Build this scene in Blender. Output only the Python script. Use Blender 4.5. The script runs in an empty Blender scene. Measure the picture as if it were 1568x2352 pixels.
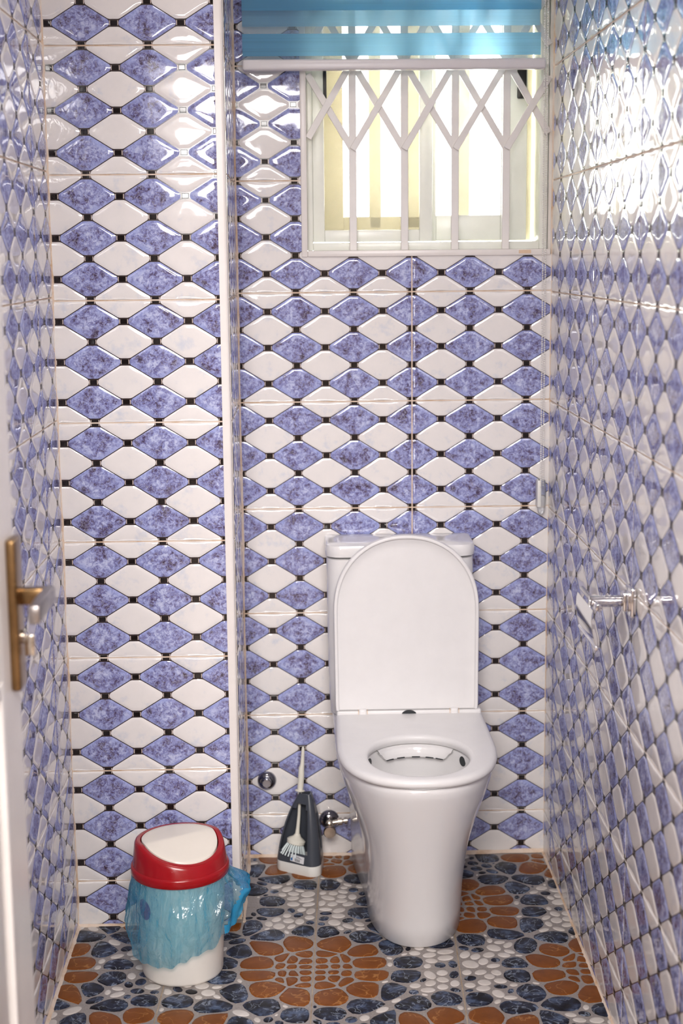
import bpy, bmesh, math, random
from mathutils import Vector, Matrix
random.seed(7)
R = math.radians
scene = bpy.context.scene
COL = scene.collection

# ------------------------------------------------------------------ camera
CAM_POS = Vector((-0.2523, -3.4897, 1.4557))
PITCH, YAW, ROLL, FPX = 0.1698, 0.0243, -0.0092, 3432.4
fw = Vector((math.sin(YAW) * math.cos(PITCH), math.cos(YAW) * math.cos(PITCH), -math.sin(PITCH)))
rt0 = Vector((math.cos(YAW), -math.sin(YAW), 0))
up0 = rt0.cross(fw)
RT = rt0 * math.cos(ROLL) + up0 * math.sin(ROLL)
UP = -rt0 * math.sin(ROLL) + up0 * math.cos(ROLL)
cam_d = bpy.data.cameras.new('camera')
cam_d.sensor_fit = 'VERTICAL'
cam_d.sensor_height = 36.0
cam_d.sensor_width = 24.0
cam_d.lens = FPX / 2352 * 36.0
cam_d.dof.use_dof = True
cam_d.dof.focus_distance = 3.12
cam_d.dof.aperture_fstop = 3.2
cam_d.clip_start = 0.05
cam = bpy.data.objects.new('camera', cam_d)
COL.objects.link(cam)
M3 = Matrix((RT, UP, -fw)).transposed()
cam.matrix_world = Matrix.Translation(CAM_POS) @ M3.to_4x4()
scene.camera = cam

def px(p):
    d = Vector(p) - CAM_POS
    z = d.dot(fw)
    if z < 0.05:
        return (-9999, -9999)
    return (784 + FPX * d.dot(RT) / z, 1176 - FPX * d.dot(UP) / z)

# ------------------------------------------------------------------ world, lights, exposure
world = bpy.data.worlds.new('sky')
scene.world = world
world.use_nodes = True
wb = world.node_tree.nodes['Background']
wb.inputs['Color'].default_value = (0.98, 1.0, 0.92, 1)
wb.inputs['Strength'].default_value = 18.0
scene.view_settings.view_transform = 'Standard'
scene.view_settings.look = 'None'
scene.view_settings.exposure = 0.25
scene.view_settings.gamma = 1.0

def area(name, loc, aim, sx, sy, power, color):
    l = bpy.data.lights.new(name, 'AREA')
    l.shape = 'RECTANGLE'
    l.size, l.size_y, l.energy, l.color = sx, sy, power, color
    o = bpy.data.objects.new(name, l)
    COL.objects.link(o)
    o.location = loc
    o.rotation_euler = (Vector(aim) - Vector(loc)).to_track_quat('-Z', 'Y').to_euler()
    return o
area('hall_window_daylight', (-0.80, -5.75, 1.95), (-0.2, 0, 0.95), 0.40, 0.40, 21, (1.0, 0.955, 0.94))
area('hall_fill_light', (-0.2, -3.9, 2.45), (-0.2, -1.6, 0.0), 1.4, 1.0, 116, (1.0, 0.96, 0.94))  # added fill below the hall ceiling, brightens the lower room through the doorway

area('bathroom_ceiling_lamp', (-0.22, -1.15, 2.56), (-0.22, -1.15, 0.0), 0.45, 0.45, 6, (1.0, 0.93, 0.86))

# ------------------------------------------------------------------ materials
MATS = {}
def nodes(name):
    m = bpy.data.materials.new(name)
    m.use_nodes = True
    nt = m.node_tree
    b = nt.nodes['Principled BSDF']
    MATS[name] = m
    return m, nt, b
def N(nt, t, **kw):
    n = nt.nodes.new(t)
    for k, v in kw.items():
        setattr(n, k, v)
    return n
def ramp(nt, src, stops, interp='LINEAR'):
    r = N(nt, 'ShaderNodeValToRGB')
    r.color_ramp.interpolation = interp
    el = r.color_ramp.elements
    while len(el) < len(stops):
        el.new(0.5)
    for e, (p, c) in zip(el, stops):
        e.position = p
        e.color = (c[0], c[1], c[2], 1) if not isinstance(c, (int, float)) else (c, c, c, 1)
    nt.links.new(src, r.inputs['Fac'])
    return r.outputs['Color']
def noise(nt, vec, scale, detail=4, rough=0.5, dist=0.0):
    n = N(nt, 'ShaderNodeTexNoise')
    n.inputs['Scale'].default_value = scale
    n.inputs['Detail'].default_value = detail
    n.inputs['Roughness'].default_value = rough
    n.inputs['Distortion'].default_value = dist
    if vec is not None:
        nt.links.new(vec, n.inputs['Vector'])
    return n.outputs['Fac']
def math_(nt, op, a, b=None, clamp=False):
    n = N(nt, 'ShaderNodeMath', operation=op, use_clamp=clamp)
    for i, v in enumerate((a, b)):
        if v is None:
            continue
        if isinstance(v, (int, float)):
            n.inputs[i].default_value = v
        else:
            nt.links.new(v, n.inputs[i])
    return n.outputs[0]
def mix(nt, fac, a, b, mode='MIX'):
    n = N(nt, 'ShaderNodeMix', data_type='RGBA', blend_type=mode)
    for s, v in ((n.inputs[0], fac), (n.inputs[6], a), (n.inputs[7], b)):
        if isinstance(v, (int, float)):
            s.default_value = v
        elif isinstance(v, tuple):
            s.default_value = (*v[:3], 1)
        else:
            nt.links.new(v, s)
    return n.outputs[2]
def bump(nt, b, h, strength, dist):
    n = N(nt, 'ShaderNodeBump')
    n.inputs['Strength'].default_value = strength
    n.inputs['Distance'].default_value = dist
    nt.links.new(h, n.inputs['Height'])
    nt.links.new(n.outputs['Normal'], b.inputs['Normal'])
def position(nt):
    return N(nt, 'ShaderNodeNewGeometry').outputs['Position']
def objco(nt):
    return N(nt, 'ShaderNodeTexCoord').outputs['Object']

def plain(name, col, rough=0.4, metal=0.0, vary=0.06, scale=20, spec=0.5, bmp=0.0, bscale=60):
    m, nt, b = nodes(name)
    p = objco(nt)
    n = noise(nt, p, scale, 5, 0.6)
    lo = tuple(c * (1 - vary) for c in col)
    hi = tuple(min(1, c * (1 + vary)) for c in col)
    nt.links.new(ramp(nt, n, [(0.3, lo), (0.7, hi)]), b.inputs['Base Color'])
    b.inputs['Roughness'].default_value = rough
    b.inputs['Metallic'].default_value = metal
    b.inputs['Specular IOR Level'].default_value = spec
    if bmp:
        bump(nt, b, noise(nt, p, bscale, 4), bmp, 0.002)
    return m

# wall tile glazes -------------------------------------------------------
def tile_glaze(name):
    m, nt, b = nodes(name)
    pos = position(nt)
    b.inputs['Roughness'].default_value = 0.045
    b.inputs['IOR'].default_value = 1.55
    bump(nt, b, noise(nt, pos, 30, 1, 0.4), 0.055, 0.004)
    return m, nt, b, pos
m, nt, b, pos = tile_glaze('blue_marble_glaze')
at = N(nt, 'ShaderNodeAttribute', attribute_name='loc')
sp = N(nt, 'ShaderNodeSeparateXYZ')
nt.links.new(at.outputs['Vector'], sp.inputs[0])
dd = math_(nt, 'ADD', math_(nt, 'ABSOLUTE', sp.outputs[0]), math_(nt, 'ABSOLUTE', sp.outputs[1]))
n1 = noise(nt, pos, 30, 8, 0.68)
n1b = noise(nt, pos, 115, 6, 0.72, 0.8)
nm = math_(nt, 'ADD', math_(nt, 'MULTIPLY', n1, 0.48), math_(nt, 'MULTIPLY', n1b, 0.52))
c = ramp(nt, nm, [(0.40, (0.06, 0.04, 0.07)), (0.445, (0.135, 0.11, 0.215)), (0.485, (0.20, 0.205, 0.44)), (0.53, (0.32, 0.345, 0.62)), (0.59, (0.56, 0.60, 0.81))])
v = math_(nt, 'ABSOLUTE', math_(nt, 'SUBTRACT', noise(nt, pos, 62, 4, 0.62, 2.0), 0.5))
vm = ramp(nt, v, [(0.0, 1.0), (0.022, 0.0)])
c = mix(nt, math_(nt, 'MULTIPLY', vm, 0.7), c, (0.62, 0.64, 0.80))
ed = math_(nt, 'ADD', dd, math_(nt, 'MULTIPLY', math_(nt, 'SUBTRACT', n1, 0.5), 1.1))
em = ramp(nt, ed, [(0.66, 0.0), (0.98, 0.72)])
c = mix(nt, em, c, (0.34, 0.39, 0.72))
nt.links.new(c, b.inputs['Base Color'])
m, nt, b, pos = tile_glaze('white_marble_glaze')
n1 = noise(nt, pos, 26, 7, 0.66)
c = ramp(nt, n1, [(0.30, (0.86, 0.82, 0.795)), (0.55, (0.83, 0.795, 0.775)), (0.72, (0.66, 0.68, 0.745))])
nt.links.new(c, b.inputs['Base Color'])
plain('tile_line_print', (0.045, 0.03, 0.028), 0.12)
plain('tile_bracket_print', (0.72, 0.60, 0.53), 0.12)
plain('black_glaze', (0.014, 0.010, 0.009), 0.05)
m, nt, b = nodes('grout')
pos = position(nt)
g1 = noise(nt, pos, 14, 5, 0.7)
nt.links.new(ramp(nt, g1, [(0.32, (0.58, 0.38, 0.22)), (0.5, (0.76, 0.61, 0.49)), (0.7, (0.80, 0.70, 0.61))]), b.inputs['Base Color'])
b.inputs['Roughness'].default_value = 0.8
bump(nt, b, noise(nt, pos, 400, 3), 0.5, 0.001)
m, nt, b = nodes('floor_grout')
pos = position(nt)
nt.links.new(ramp(nt, noise(nt, pos, 18, 5, 0.7), [(0.3, (0.30, 0.21, 0.13)), (0.7, (0.52, 0.42, 0.32))]), b.inputs['Base Color'])
b.inputs['Roughness'].default_value = 0.8

# floor ------------------------------------------------------------------
m, nt, b = nodes('floor_ground_print')
pos = position(nt)
f1 = noise(nt, pos, 240, 4, 0.7)
f2 = noise(nt, pos, 16, 3)
c = ramp(nt, f1, [(0.3, (0.18, 0.16, 0.15)), (0.7, (0.36, 0.325, 0.305))])
c = mix(nt, math_(nt, 'MULTIPLY', f2, 0.5), c, (0.33, 0.28, 0.25))
nt.links.new(c, b.inputs['Base Color'])
b.inputs['Roughness'].default_value = 0.3
def stone(name, stops, vein, vcol, vs, vw, rough=0.34, nscale=22, vd=1.0):
    m, nt, b = nodes(name)
    pos = position(nt)
    c = ramp(nt, noise(nt, pos, nscale, 7, 0.66), stops)
    v = math_(nt, 'ABSOLUTE', math_(nt, 'SUBTRACT', noise(nt, pos, vs, 3, 0.55, vd), 0.5))
    c = mix(nt, math_(nt, 'MULTIPLY', ramp(nt, v, [(0.0, 1.0), (vw, 0.0)]), vein), c, vcol)
    nt.links.new(c, b.inputs['Base Color'])
    b.inputs['Roughness'].default_value = rough
    b.inputs['Specular IOR Level'].default_value = 0.22
    bump(nt, b, noise(nt, pos, 300, 3), 0.08, 0.001)
stone('orange_stone_glaze', [(0.3, (0.155, 0.043, 0.005)), (0.7, (0.235, 0.072, 0.010))], 0.55, (0.55, 0.26, 0.08), 15, 0.010, vd=0.3)
stone('blue_stone_glaze', [(0.42, (0.006, 0.0055, 0.008)), (0.52, (0.018, 0.022, 0.042)), (0.64, (0.075, 0.105, 0.18))], 0.6, (0.36, 0.42, 0.52), 24, 0.018, nscale=30, vd=0.9)
stone('pale_pebble_glaze', [(0.3, (0.52, 0.47, 0.43)), (0.7, (0.68, 0.635, 0.60))], 0.12, (0.45, 0.38, 0.32), 60, 0.02)

# ceramics, plastics, metals --------------------------------------------
m, nt, b = nodes('porcelain')
po = objco(nt)
nt.links.new(ramp(nt, noise(nt, po, 3, 2), [(0.3, (0.80, 0.785, 0.785)), (0.7, (0.83, 0.815, 0.81))]), b.inputs['Base Color'])
b.inputs['Roughness'].default_value = 0.12
plain('seat_plastic', (0.82, 0.805, 0.80), 0.38, vary=0.02)
plain('painted_shade', (0.012, 0.016, 0.02), 0.4)  # near-black colour that paints the shade inside holes and slots
plain('chrome', (0.72, 0.71, 0.72), 0.07, 1.0, vary=0.03)
plain('dark_chrome', (0.30, 0.30, 0.33), 0.08, 1.0, vary=0.05)
plain('worn_brass', (0.42, 0.33, 0.26), 0.25, 1.0)
plain('nickel', (0.62, 0.57, 0.50), 0.18, 1.0)
plain('bronze', (0.27, 0.165, 0.075), 0.28, 1.0, vary=0.2, scale=40)
plain('steel_lever', (0.36, 0.33, 0.32), 0.32, 1.0)
plain('red_plastic', (0.33, 0.004, 0.008), 0.22)
plain('cream_plastic', (0.80, 0.745, 0.66), 0.28, vary=0.02)
plain('bin_plastic', (0.80, 0.76, 0.70), 0.35, vary=0.02)
plain('purple_print', (0.20, 0.02, 0.22), 0.4)
plain('grey_plastic', (0.055, 0.062, 0.078), 0.35)
plain('white_plastic', (0.80, 0.79, 0.75), 0.35, vary=0.02)
plain('brush_plastic', (0.78, 0.755, 0.66), 0.3, vary=0.02)
plain('bristle', (0.66, 0.74, 0.74), 0.4)
plain('sticker_paper', (0.72, 0.72, 0.74), 0.4, vary=0.02)
plain('sticker_blue', (0.03, 0.16, 0.42), 0.4)
plain('sticker_ink', (0.06, 0.06, 0.07), 0.5)
plain('white_paint', (0.82, 0.79, 0.765), 0.35, vary=0.03, bmp=0.04)
plain('trim_plastic', (0.83, 0.78, 0.745), 0.3, vary=0.03)
plain('window_alu', (0.86, 0.875, 0.81), 0.3, vary=0.03)
plain('grille_paint', (0.80, 0.765, 0.735), 0.4, vary=0.03)
plain('ceiling_paint', (0.80, 0.78, 0.76), 0.7)
plain('hall_paint', (0.66, 0.60, 0.56), 0.7)
plain('hall_floor_paint', (0.34, 0.27, 0.22), 0.4)
plain('black_plastic', (0.012, 0.012, 0.012), 0.4)
plain('rail_alu', (0.74, 0.71, 0.72), 0.3, vary=0.02)
plain('bead_plastic', (0.80, 0.78, 0.74), 0.2, vary=0.02)
plain('tan_patch', (0.72, 0.52, 0.36), 0.5)
plain('outer_paint', (0.66, 0.60, 0.46), 0.6)

def sheer(name, col, transp, transl, lines=0, rough=0.6):
    m, nt, b = nodes(name)
    nt.nodes.remove(b)
    out = nt.nodes['Material Output']
    p = position(nt)
    colr = col
    if lines:
        s = N(nt, 'ShaderNodeSeparateXYZ')
        nt.links.new(p, s.inputs[0])
        cmb = N(nt, 'ShaderNodeCombineXYZ')
        nt.links.new(math_(nt, 'MULTIPLY', s.outputs[0], 0.25), cmb.inputs[0])
        nt.links.new(math_(nt, 'MULTIPLY', s.outputs[2], lines), cmb.inputs[2])
        colr = ramp(nt, noise(nt, cmb.outputs[0], 4, 3, 0.7), [(0.3, tuple(c * 0.72 for c in col)), (0.7, tuple(min(1, c * 1.3) for c in col))])
    df = N(nt, 'ShaderNodeBsdfDiffuse')
    tl = N(nt, 'ShaderNodeBsdfTranslucent')
    tr = N(nt, 'ShaderNodeBsdfTransparent')
    m1 = N(nt, 'ShaderNodeMixShader')
    m2 = N(nt, 'ShaderNodeMixShader')
    for n_ in (df, tl):
        if n_ is tl and lines:
            nt.links.new(mix(nt, 0.45, colr, (0.80, 0.93, 0.96)), tl.inputs['Color'])
        elif isinstance(colr, tuple):
            n_.inputs['Color'].default_value = (*colr, 1)
        else:
            nt.links.new(colr, n_.inputs['Color'])
    m1.inputs[0].default_value = transl
    nt.links.new(df.outputs[0], m1.inputs[1])
    nt.links.new(tl.outputs[0], m1.inputs[2])
    m2.inputs[0].default_value = transp
    nt.links.new(m1.outputs[0], m2.inputs[1])
    nt.links.new(tr.outputs[0], m2.inputs[2])
    nt.links.new(m2.outputs[0], out.inputs['Surface'])
    return m, nt, m2
sheer('blind_blue', (0.27, 0.58, 0.82), 0.07, 0.7, 260)
sheer('blind_sheer', (0.55, 0.68, 0.74), 0.86, 0.5)
sheer('fly_screen', (0.60, 0.55, 0.42), 0.62, 0.3)
# pane glass: thin, mostly clear with a mirror sheen
m, nt, b = nodes('pane_glass')
nt.nodes.remove(b)
tr = N(nt, 'ShaderNodeBsdfTransparent')
gl = N(nt, 'ShaderNodeBsdfGlossy')
gl.inputs['Roughness'].default_value = 0.02
fr = N(nt, 'ShaderNodeFresnel')
fr.inputs['IOR'].default_value = 1.45
ms = N(nt, 'ShaderNodeMixShader')
nt.links.new(fr.outputs[0], ms.inputs[0])
nt.links.new(tr.outputs[0], ms.inputs[1])
nt.links.new(gl.outputs[0], ms.inputs[2])
nt.links.new(ms.outputs[0], nt.nodes['Material Output'].inputs['Surface'])
# bin liner: blue film
m, nt, b = nodes('liner_film')
out = nt.nodes['Material Output']
nt.nodes.remove(b)
po = position(nt)
lw = N(nt, 'ShaderNodeLayerWeight')
lw.inputs['Blend'].default_value = 0.35
hb = N(nt, 'ShaderNodeBump')
hb.inputs['Strength'].default_value = 1.0
hb.inputs['Distance'].default_value = 0.009
mp = N(nt, 'ShaderNodeMapping')
mp.inputs['Scale'].default_value = (1, 1, 0.5)
nt.links.new(po, mp.inputs['Vector'])
vo = N(nt, 'ShaderNodeTexVoronoi')
vo.inputs['Scale'].default_value = 38
vo.inputs['Randomness'].default_value = 1.0
nt.links.new(mp.outputs[0], vo.inputs['Vector'])
nt.links.new(math_(nt, 'ADD', vo.outputs['Distance'], math_(nt, 'MULTIPLY', noise(nt, mp.outputs[0], 30, 3, 0.5, 1.5), 0.8)), hb.inputs['Height'])
df = N(nt, 'ShaderNodeBsdfDiffuse')
df.inputs['Color'].default_value = (0.07, 0.42, 0.68, 1)
tl = N(nt, 'ShaderNodeBsdfTranslucent')
tl.inputs['Color'].default_value = (0.14, 0.58, 0.82, 1)
tr = N(nt, 'ShaderNodeBsdfTransparent')
tr.inputs['Color'].default_value = (0.66, 0.92, 0.98, 1)
gl = N(nt, 'ShaderNodeBsdfGlossy')
gl.inputs['Roughness'].default_value = 0.14
for n_ in (df, gl):
    nt.links.new(hb.outputs['Normal'], n_.inputs['Normal'])
nt.links.new(hb.outputs['Normal'], lw.inputs['Normal'])
a1 = N(nt, 'ShaderNodeMixShader')
a1.inputs[0].default_value = 0.5
nt.links.new(df.outputs[0], a1.inputs[1])
nt.links.new(tl.outputs[0], a1.inputs[2])
a2 = N(nt, 'ShaderNodeMixShader')
nt.links.new(ramp(nt, lw.outputs['Facing'], [(0.05, 0.20), (0.75, 0.88)]), a2.inputs[0])
nt.links.new(tr.outputs[0], a2.inputs[1])
nt.links.new(a1.outputs[0], a2.inputs[2])
a3 = N(nt, 'ShaderNodeMixShader')
a3.inputs[0].default_value = 0.20
nt.links.new(a2.outputs[0], a3.inputs[1])
nt.links.new(gl.outputs[0], a3.inputs[2])
nt.links.new(a3.outputs[0], out.inputs['Surface'])
m, nt, b = nodes('liner_fold')
nt.nodes.remove(b)
tr = N(nt, 'ShaderNodeBsdfTransparent')
tr.inputs['Color'].default_value = (0.35, 0.75, 0.95, 1)
df = N(nt, 'ShaderNodeBsdfDiffuse')
df.inputs['Color'].default_value = (0.02, 0.32, 0.60, 1)
gl = N(nt, 'ShaderNodeBsdfGlossy')
gl.inputs['Roughness'].default_value = 0.2
hb = N(nt, 'ShaderNodeBump')
hb.inputs['Strength'].default_value = 0.6
hb.inputs['Distance'].default_value = 0.006
nt.links.new(noise(nt, position(nt), 30, 3, 0.5, 1.5), hb.inputs['Height'])
nt.links.new(hb.outputs[0], gl.inputs['Normal'])
nt.links.new(hb.outputs[0], df.inputs['Normal'])
a1 = N(nt, 'ShaderNodeMixShader')
a1.inputs[0].default_value = 0.12
nt.links.new(df.outputs[0], a1.inputs[1])
nt.links.new(gl.outputs[0], a1.inputs[2])
a2 = N(nt, 'ShaderNodeMixShader')
a2.inputs[0].default_value = 0.72
nt.links.new(tr.outputs[0], a2.inputs[1])
nt.links.new(a1.outputs[0], a2.inputs[2])
nt.links.new(a2.outputs[0], nt.nodes['Material Output'].inputs['Surface'])
# clear plastic of the chain weight
m, nt, b = nodes('clear_plastic')
b.inputs['Base Color'].default_value = (0.9, 0.92, 0.95, 1)
b.inputs['Roughness'].default_value = 0.05
b.inputs['Transmission Weight'].default_value = 0.85
b.inputs['IOR'].default_value = 1.3

# ------------------------------------------------------------------ helpers
def mesh_of(name, verts, faces, mats, fmat=None, smooth=True, angle=40):
    me = bpy.data.meshes.new(name)
    me.from_pydata([tuple(v) for v in verts], [], faces)
    for mm in ([mats] if isinstance(mats, str) else mats):
        me.materials.append(MATS[mm])
    if fmat:
        me.polygons.foreach_set('material_index', fmat)
    finish(me, smooth, angle)
    return me
def finish(me, smooth=True, angle=40):
    bm = bmesh.new()
    bm.from_mesh(me)
    bmesh.ops.recalc_face_normals(bm, faces=bm.faces)
    bm.to_mesh(me)
    bm.free()
    if smooth:
        me.polygons.foreach_set('use_smooth', [True] * len(me.polygons))
        me.set_sharp_from_angle(angle=R(angle))
    me.update()
def bm_mesh(name, bm, mats, smooth=True, angle=40):
    me = bpy.data.meshes.new(name)
    bm.to_mesh(me)
    bm.free()
    for mm in ([mats] if isinstance(mats, str) else mats):
        me.materials.append(MATS[mm])
    finish(me, smooth, angle)
    return me
def put(name, me, parent=None, loc=(0, 0, 0), rot=(0, 0, 0)):
    o = bpy.data.objects.new(name, me)
    COL.objects.link(o)
    o.parent = parent
    o.location = loc
    o.rotation_euler = rot
    return o
def empty(name, loc=(0, 0, 0), rot=(0, 0, 0)):
    o = bpy.data.objects.new(name, None)
    o.empty_display_size = 0.05
    COL.objects.link(o)
    o.location = loc
    o.rotation_euler = rot
    return o
def tag(o, label=None, cat=None, kind=None, group=None):
    if label: o['label'] = label
    if cat: o['category'] = cat
    if kind: o['kind'] = kind
    if group: o['group'] = group
    return o
def bm_box(bm, x0, x1, y0, y1, z0, z1, bev=0.0, seg=2):
    t = bmesh.new()
    bmesh.ops.create_cube(t, size=1)
    for v in t.verts:
        v.co = Vector(((x0 + x1) / 2 + v.co.x * (x1 - x0), (y0 + y1) / 2 + v.co.y * (y1 - y0), (z0 + z1) / 2 + v.co.z * (z1 - z0)))
    if bev:
        bmesh.ops.bevel(t, geom=t.edges[:], offset=bev, segments=seg, profile=0.5, affect='EDGES')
    me = bpy.data.meshes.new('tmp')
    t.to_mesh(me)
    t.free()
    bm.from_mesh(me)
    bpy.data.meshes.remove(me)
def box(name, x0, x1, y0, y1, z0, z1, mat, parent=None, bev=0.0, seg=2, loc=(0, 0, 0), rot=(0, 0, 0)):
    bm = bmesh.new()
    bm_box(bm, x0, x1, y0, y1, z0, z1, bev, seg)
    return put(name, bm_mesh(name, bm, mat), parent, loc, rot)
def loft(rings, cap0=True, cap1=True):
    n = len(rings[0])
    V = [p for r in rings for p in r]
    F = []
    for k in range(len(rings) - 1):
        for i in range(n):
            j = (i + 1) % n
            F.append((k * n + i, k * n + j, (k + 1) * n + j, (k + 1) * n + i))
    if cap0: F.append(tuple(range(n))[::-1])
    if cap1: F.append(tuple(range((len(rings) - 1) * n, len(rings) * n)))
    return V, F
def lathe(prof, seg=32, axis='z', cap0=True, cap1=True):
    rings = []
    for r, h in prof:
        ring = []
        for i in range(seg):
            a = 2 * math.pi * i / seg
            x, y = r * math.cos(a), r * math.sin(a)
            ring.append({'z': (x, y, h), 'y': (x, h, y), 'x': (h, x, y)}[axis])
        rings.append(ring)
    return loft(rings, cap0, cap1)
def tube(pts, rad, seg=10, closed=False):
    pts = [Vector(p) for p in pts]
    rings = []
    for i, p in enumerate(pts):
        a = pts[max(0, i - 1)]
        c_ = pts[min(len(pts) - 1, i + 1)]
        t = (c_ - a).normalized()
        ref = Vector((0, 0, 1)) if abs(t.z) < 0.9 else Vector((0, 1, 0))
        u = t.cross(ref).normalized()
        w = u.cross(t)
        r_ = rad[i] if isinstance(rad, (list, tuple)) else rad
        rings.append([p + u * r_ * math.cos(2 * math.pi * k / seg) + w * r_ * math.sin(2 * math.pi * k / seg) for k in range(seg)])
    return loft(rings)
def sm(t):
    t = max(0.0, min(1.0, t))
    return t * t * (3 - 2 * t)
def lerp(a, b, t):
    return a + (b - a) * t
def table(x, pts):
    if x <= pts[0][0]: return pts[0][1]
    for (a, va), (b_, vb) in zip(pts, pts[1:]):
        if x <= b_:
            return va + (vb - va) * sm((x - a) / (b_ - a))
    return pts[-1][1]

# ------------------------------------------------------------------ tiled walls
XR, XL, YP, XP, XB = 0.325, -0.7676, -0.3711, -0.4225, -0.4015
YF, ZC = -2.20, 2.60
A_, B_ = 0.4 / 3 / 2, 0.25 / 3 / 2
TW, TH, GR = 0.4, 0.25, 0.003
WX0, WZ0, WZ1 = -0.252, 1.455, 2.10          # window hole in the back wall

def diamond_bm():
    s = 1 - 0.0009 / 0.0353
    t1, t2 = 0.0088, 0.0066
    pts = []
    a, b_ = A_ * s, B_ * s
    pts.append((a - t1 + 0.0012, 0.0))
    pts.append((a - t1, b_ / a * t1 * 0.82))
    pts.append((a - t1 - 0.002, b_ / a * (t1 + 0.002)))
    pts.append((a / b_ * (t2 + 0.0012), b_ - t2 - 0.0012))
    pts.append((a / b_ * t2 * 0.8, b_ - t2))
    q = pts[:]
    full = q + [(-x, z) for x, z in reversed(q)]
    full = full[:-1] + [(-pts[0][0], 0.0)] + [(-x, -z) for x, z in q[1:]] + [(x, -z) for x, z in reversed(q[1:])]
    prof = [(1.0, 0.0), (0.93, 0.00072), (0.855, 0.00112), (0.77, 0.00128), (0.5, 0.00131)]
    bm = bmesh.new()
    rings = [[bm.verts.new((x * f, -h, z * f)) for x, z in full] for f, h in prof]
    n = len(full)
    for k in range(len(rings) - 1):
        for i in range(n):
            j = (i + 1) % n
            bm.faces.new((rings[k][i], rings[k][j], rings[k + 1][j], rings[k + 1][i]))
    c0 = bm.verts.new((0, -0.00132, 0))
    for i in range(n):
        bm.faces.new((rings[-1][i], rings[-1][(i + 1) % n], c0))
    return bm
DM = {}
def clip_bm(bm, rc):
    x0, x1, z0, z1 = rc
    for co, no in (((x0, 0, 0), (-1, 0, 0)), ((x1, 0, 0), (1, 0, 0)), ((0, 0, z0), (0, 0, -1)), ((0, 0, z1), (0, 0, 1))):
        bmesh.ops.bisect_plane(bm, geom=bm.verts[:] + bm.edges[:] + bm.faces[:], plane_co=co, plane_no=no, clear_outer=True)
def diamond_mesh(color, rects, tile):
    """rects: kept areas, tile: tile rectangle; all relative to the diamond centre"""
    rects = [(max(r[0], -A_ - .001), min(r[1], A_ + .001), max(r[2], -B_ - .001), min(r[3], B_ + .001)) for r in rects]
    rects = [r for r in rects if r[1] - r[0] > 0.003 and r[3] - r[2] > 0.003]
    tl = tuple(round(max(-0.07, min(0.07, v)), 4) for v in tile)
    key = (color, tuple(tuple(round(v, 4) for v in r) for r in rects), tl)
    if key in DM:
        return DM[key]
    out = bmesh.new()
    for r in rects:
        bm = diamond_bm()
        clip_bm(bm, r)
        e = 0.005
        for val, ax in ((tl[0] + e, 0), (tl[1] - e, 0), (tl[2] + e, 2), (tl[3] - e, 2)):
            co = [0, 0, 0]; no = [0, 0, 0]
            co[ax] = val; no[ax] = 1
            if bm.verts:
                bmesh.ops.bisect_plane(bm, geom=bm.verts[:] + bm.edges[:] + bm.faces[:], plane_co=co, plane_no=no)
        for v in bm.verts:
            d = min(v.co.x - tl[0], tl[1] - v.co.x, v.co.z - tl[2], tl[3] - v.co.z)
            if d < e:
                v.co.y *= 0.12 + 0.88 * math.sqrt(max(0, d / e))
        tm = bpy.data.meshes.new('t')
        bm.to_mesh(tm)
        bm.free()
        out.from_mesh(tm)
        bpy.data.meshes.remove(tm)
    if len(out.faces) == 0:
        out.free()
        DM[key] = None
        return None
    me = bpy.data.meshes.new(color + '_diamond')
    for f in out.faces:
        f.smooth = True
        if f.normal.y > 0:
            f.normal_flip()
    out.to_mesh(me)
    out.free()
    at_ = me.attributes.new('loc', 'FLOAT_VECTOR', 'POINT')
    at_.data.foreach_set('vector', [c for v in me.vertices for c in (v.co.x / A_, v.co.z / B_, 0)])
    me.materials.append(MATS[color + '_marble_glaze'])
    DM[key] = me
    return me
def dot_mesh(rc):
    w, h = 0.0068, 0.0051
    x0, x1, z0, z1 = max(rc[0], -w), min(rc[1], w), max(rc[2], -h), min(rc[3], h)
    if x1 - x0 < 0.0015 or z1 - z0 < 0.0012:
        return None
    key = ('dot', round(x0, 4), round(x1, 4), round(z0, 4), round(z1, 4))
    if key not in DM:
        i = min(0.0009, (z1 - z0) * 0.35, (x1 - x0) * 0.35)
        V = [(x0, 0, z0), (x1, 0, z0), (x1, 0, z1), (x0, 0, z1), (x0 + i, -0.0008, z0 + i), (x1 - i, -0.0008, z0 + i), (x1 - i, -0.0008, z1 - i), (x0 + i, -0.0008, z1 - i)]
        DM[key] = mesh_of('black_dot', V, [(0, 1, 5, 4), (1, 2, 6, 5), (2, 3, 7, 6), (3, 0, 4, 7), (4, 5, 6, 7)], 'black_glaze', angle=15)
    return DM[key]
def sub_rects(rc, hole):
    if hole is None:
        return [rc]
    x0, x1, z0, z1 = rc
    hx0, hx1, hz0, hz1 = hole
    if hx1 <= x0 or hx0 >= x1 or hz1 <= z0 or hz0 >= z1:
        return [rc]
    out = []
    if hx0 > x0: out.append((x0, hx0, z0, z1)); x0 = hx0
    if hx1 < x1: out.append((hx1, x1, z0, z1)); x1 = hx1
    if hz0 > z0: out.append((x0, x1, z0, hz0))
    if hz1 < z1: out.append((x0, x1, hz1, z1))
    return [r for r in out if r[1] - r[0] > .002 and r[3] - r[2] > .002]

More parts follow.
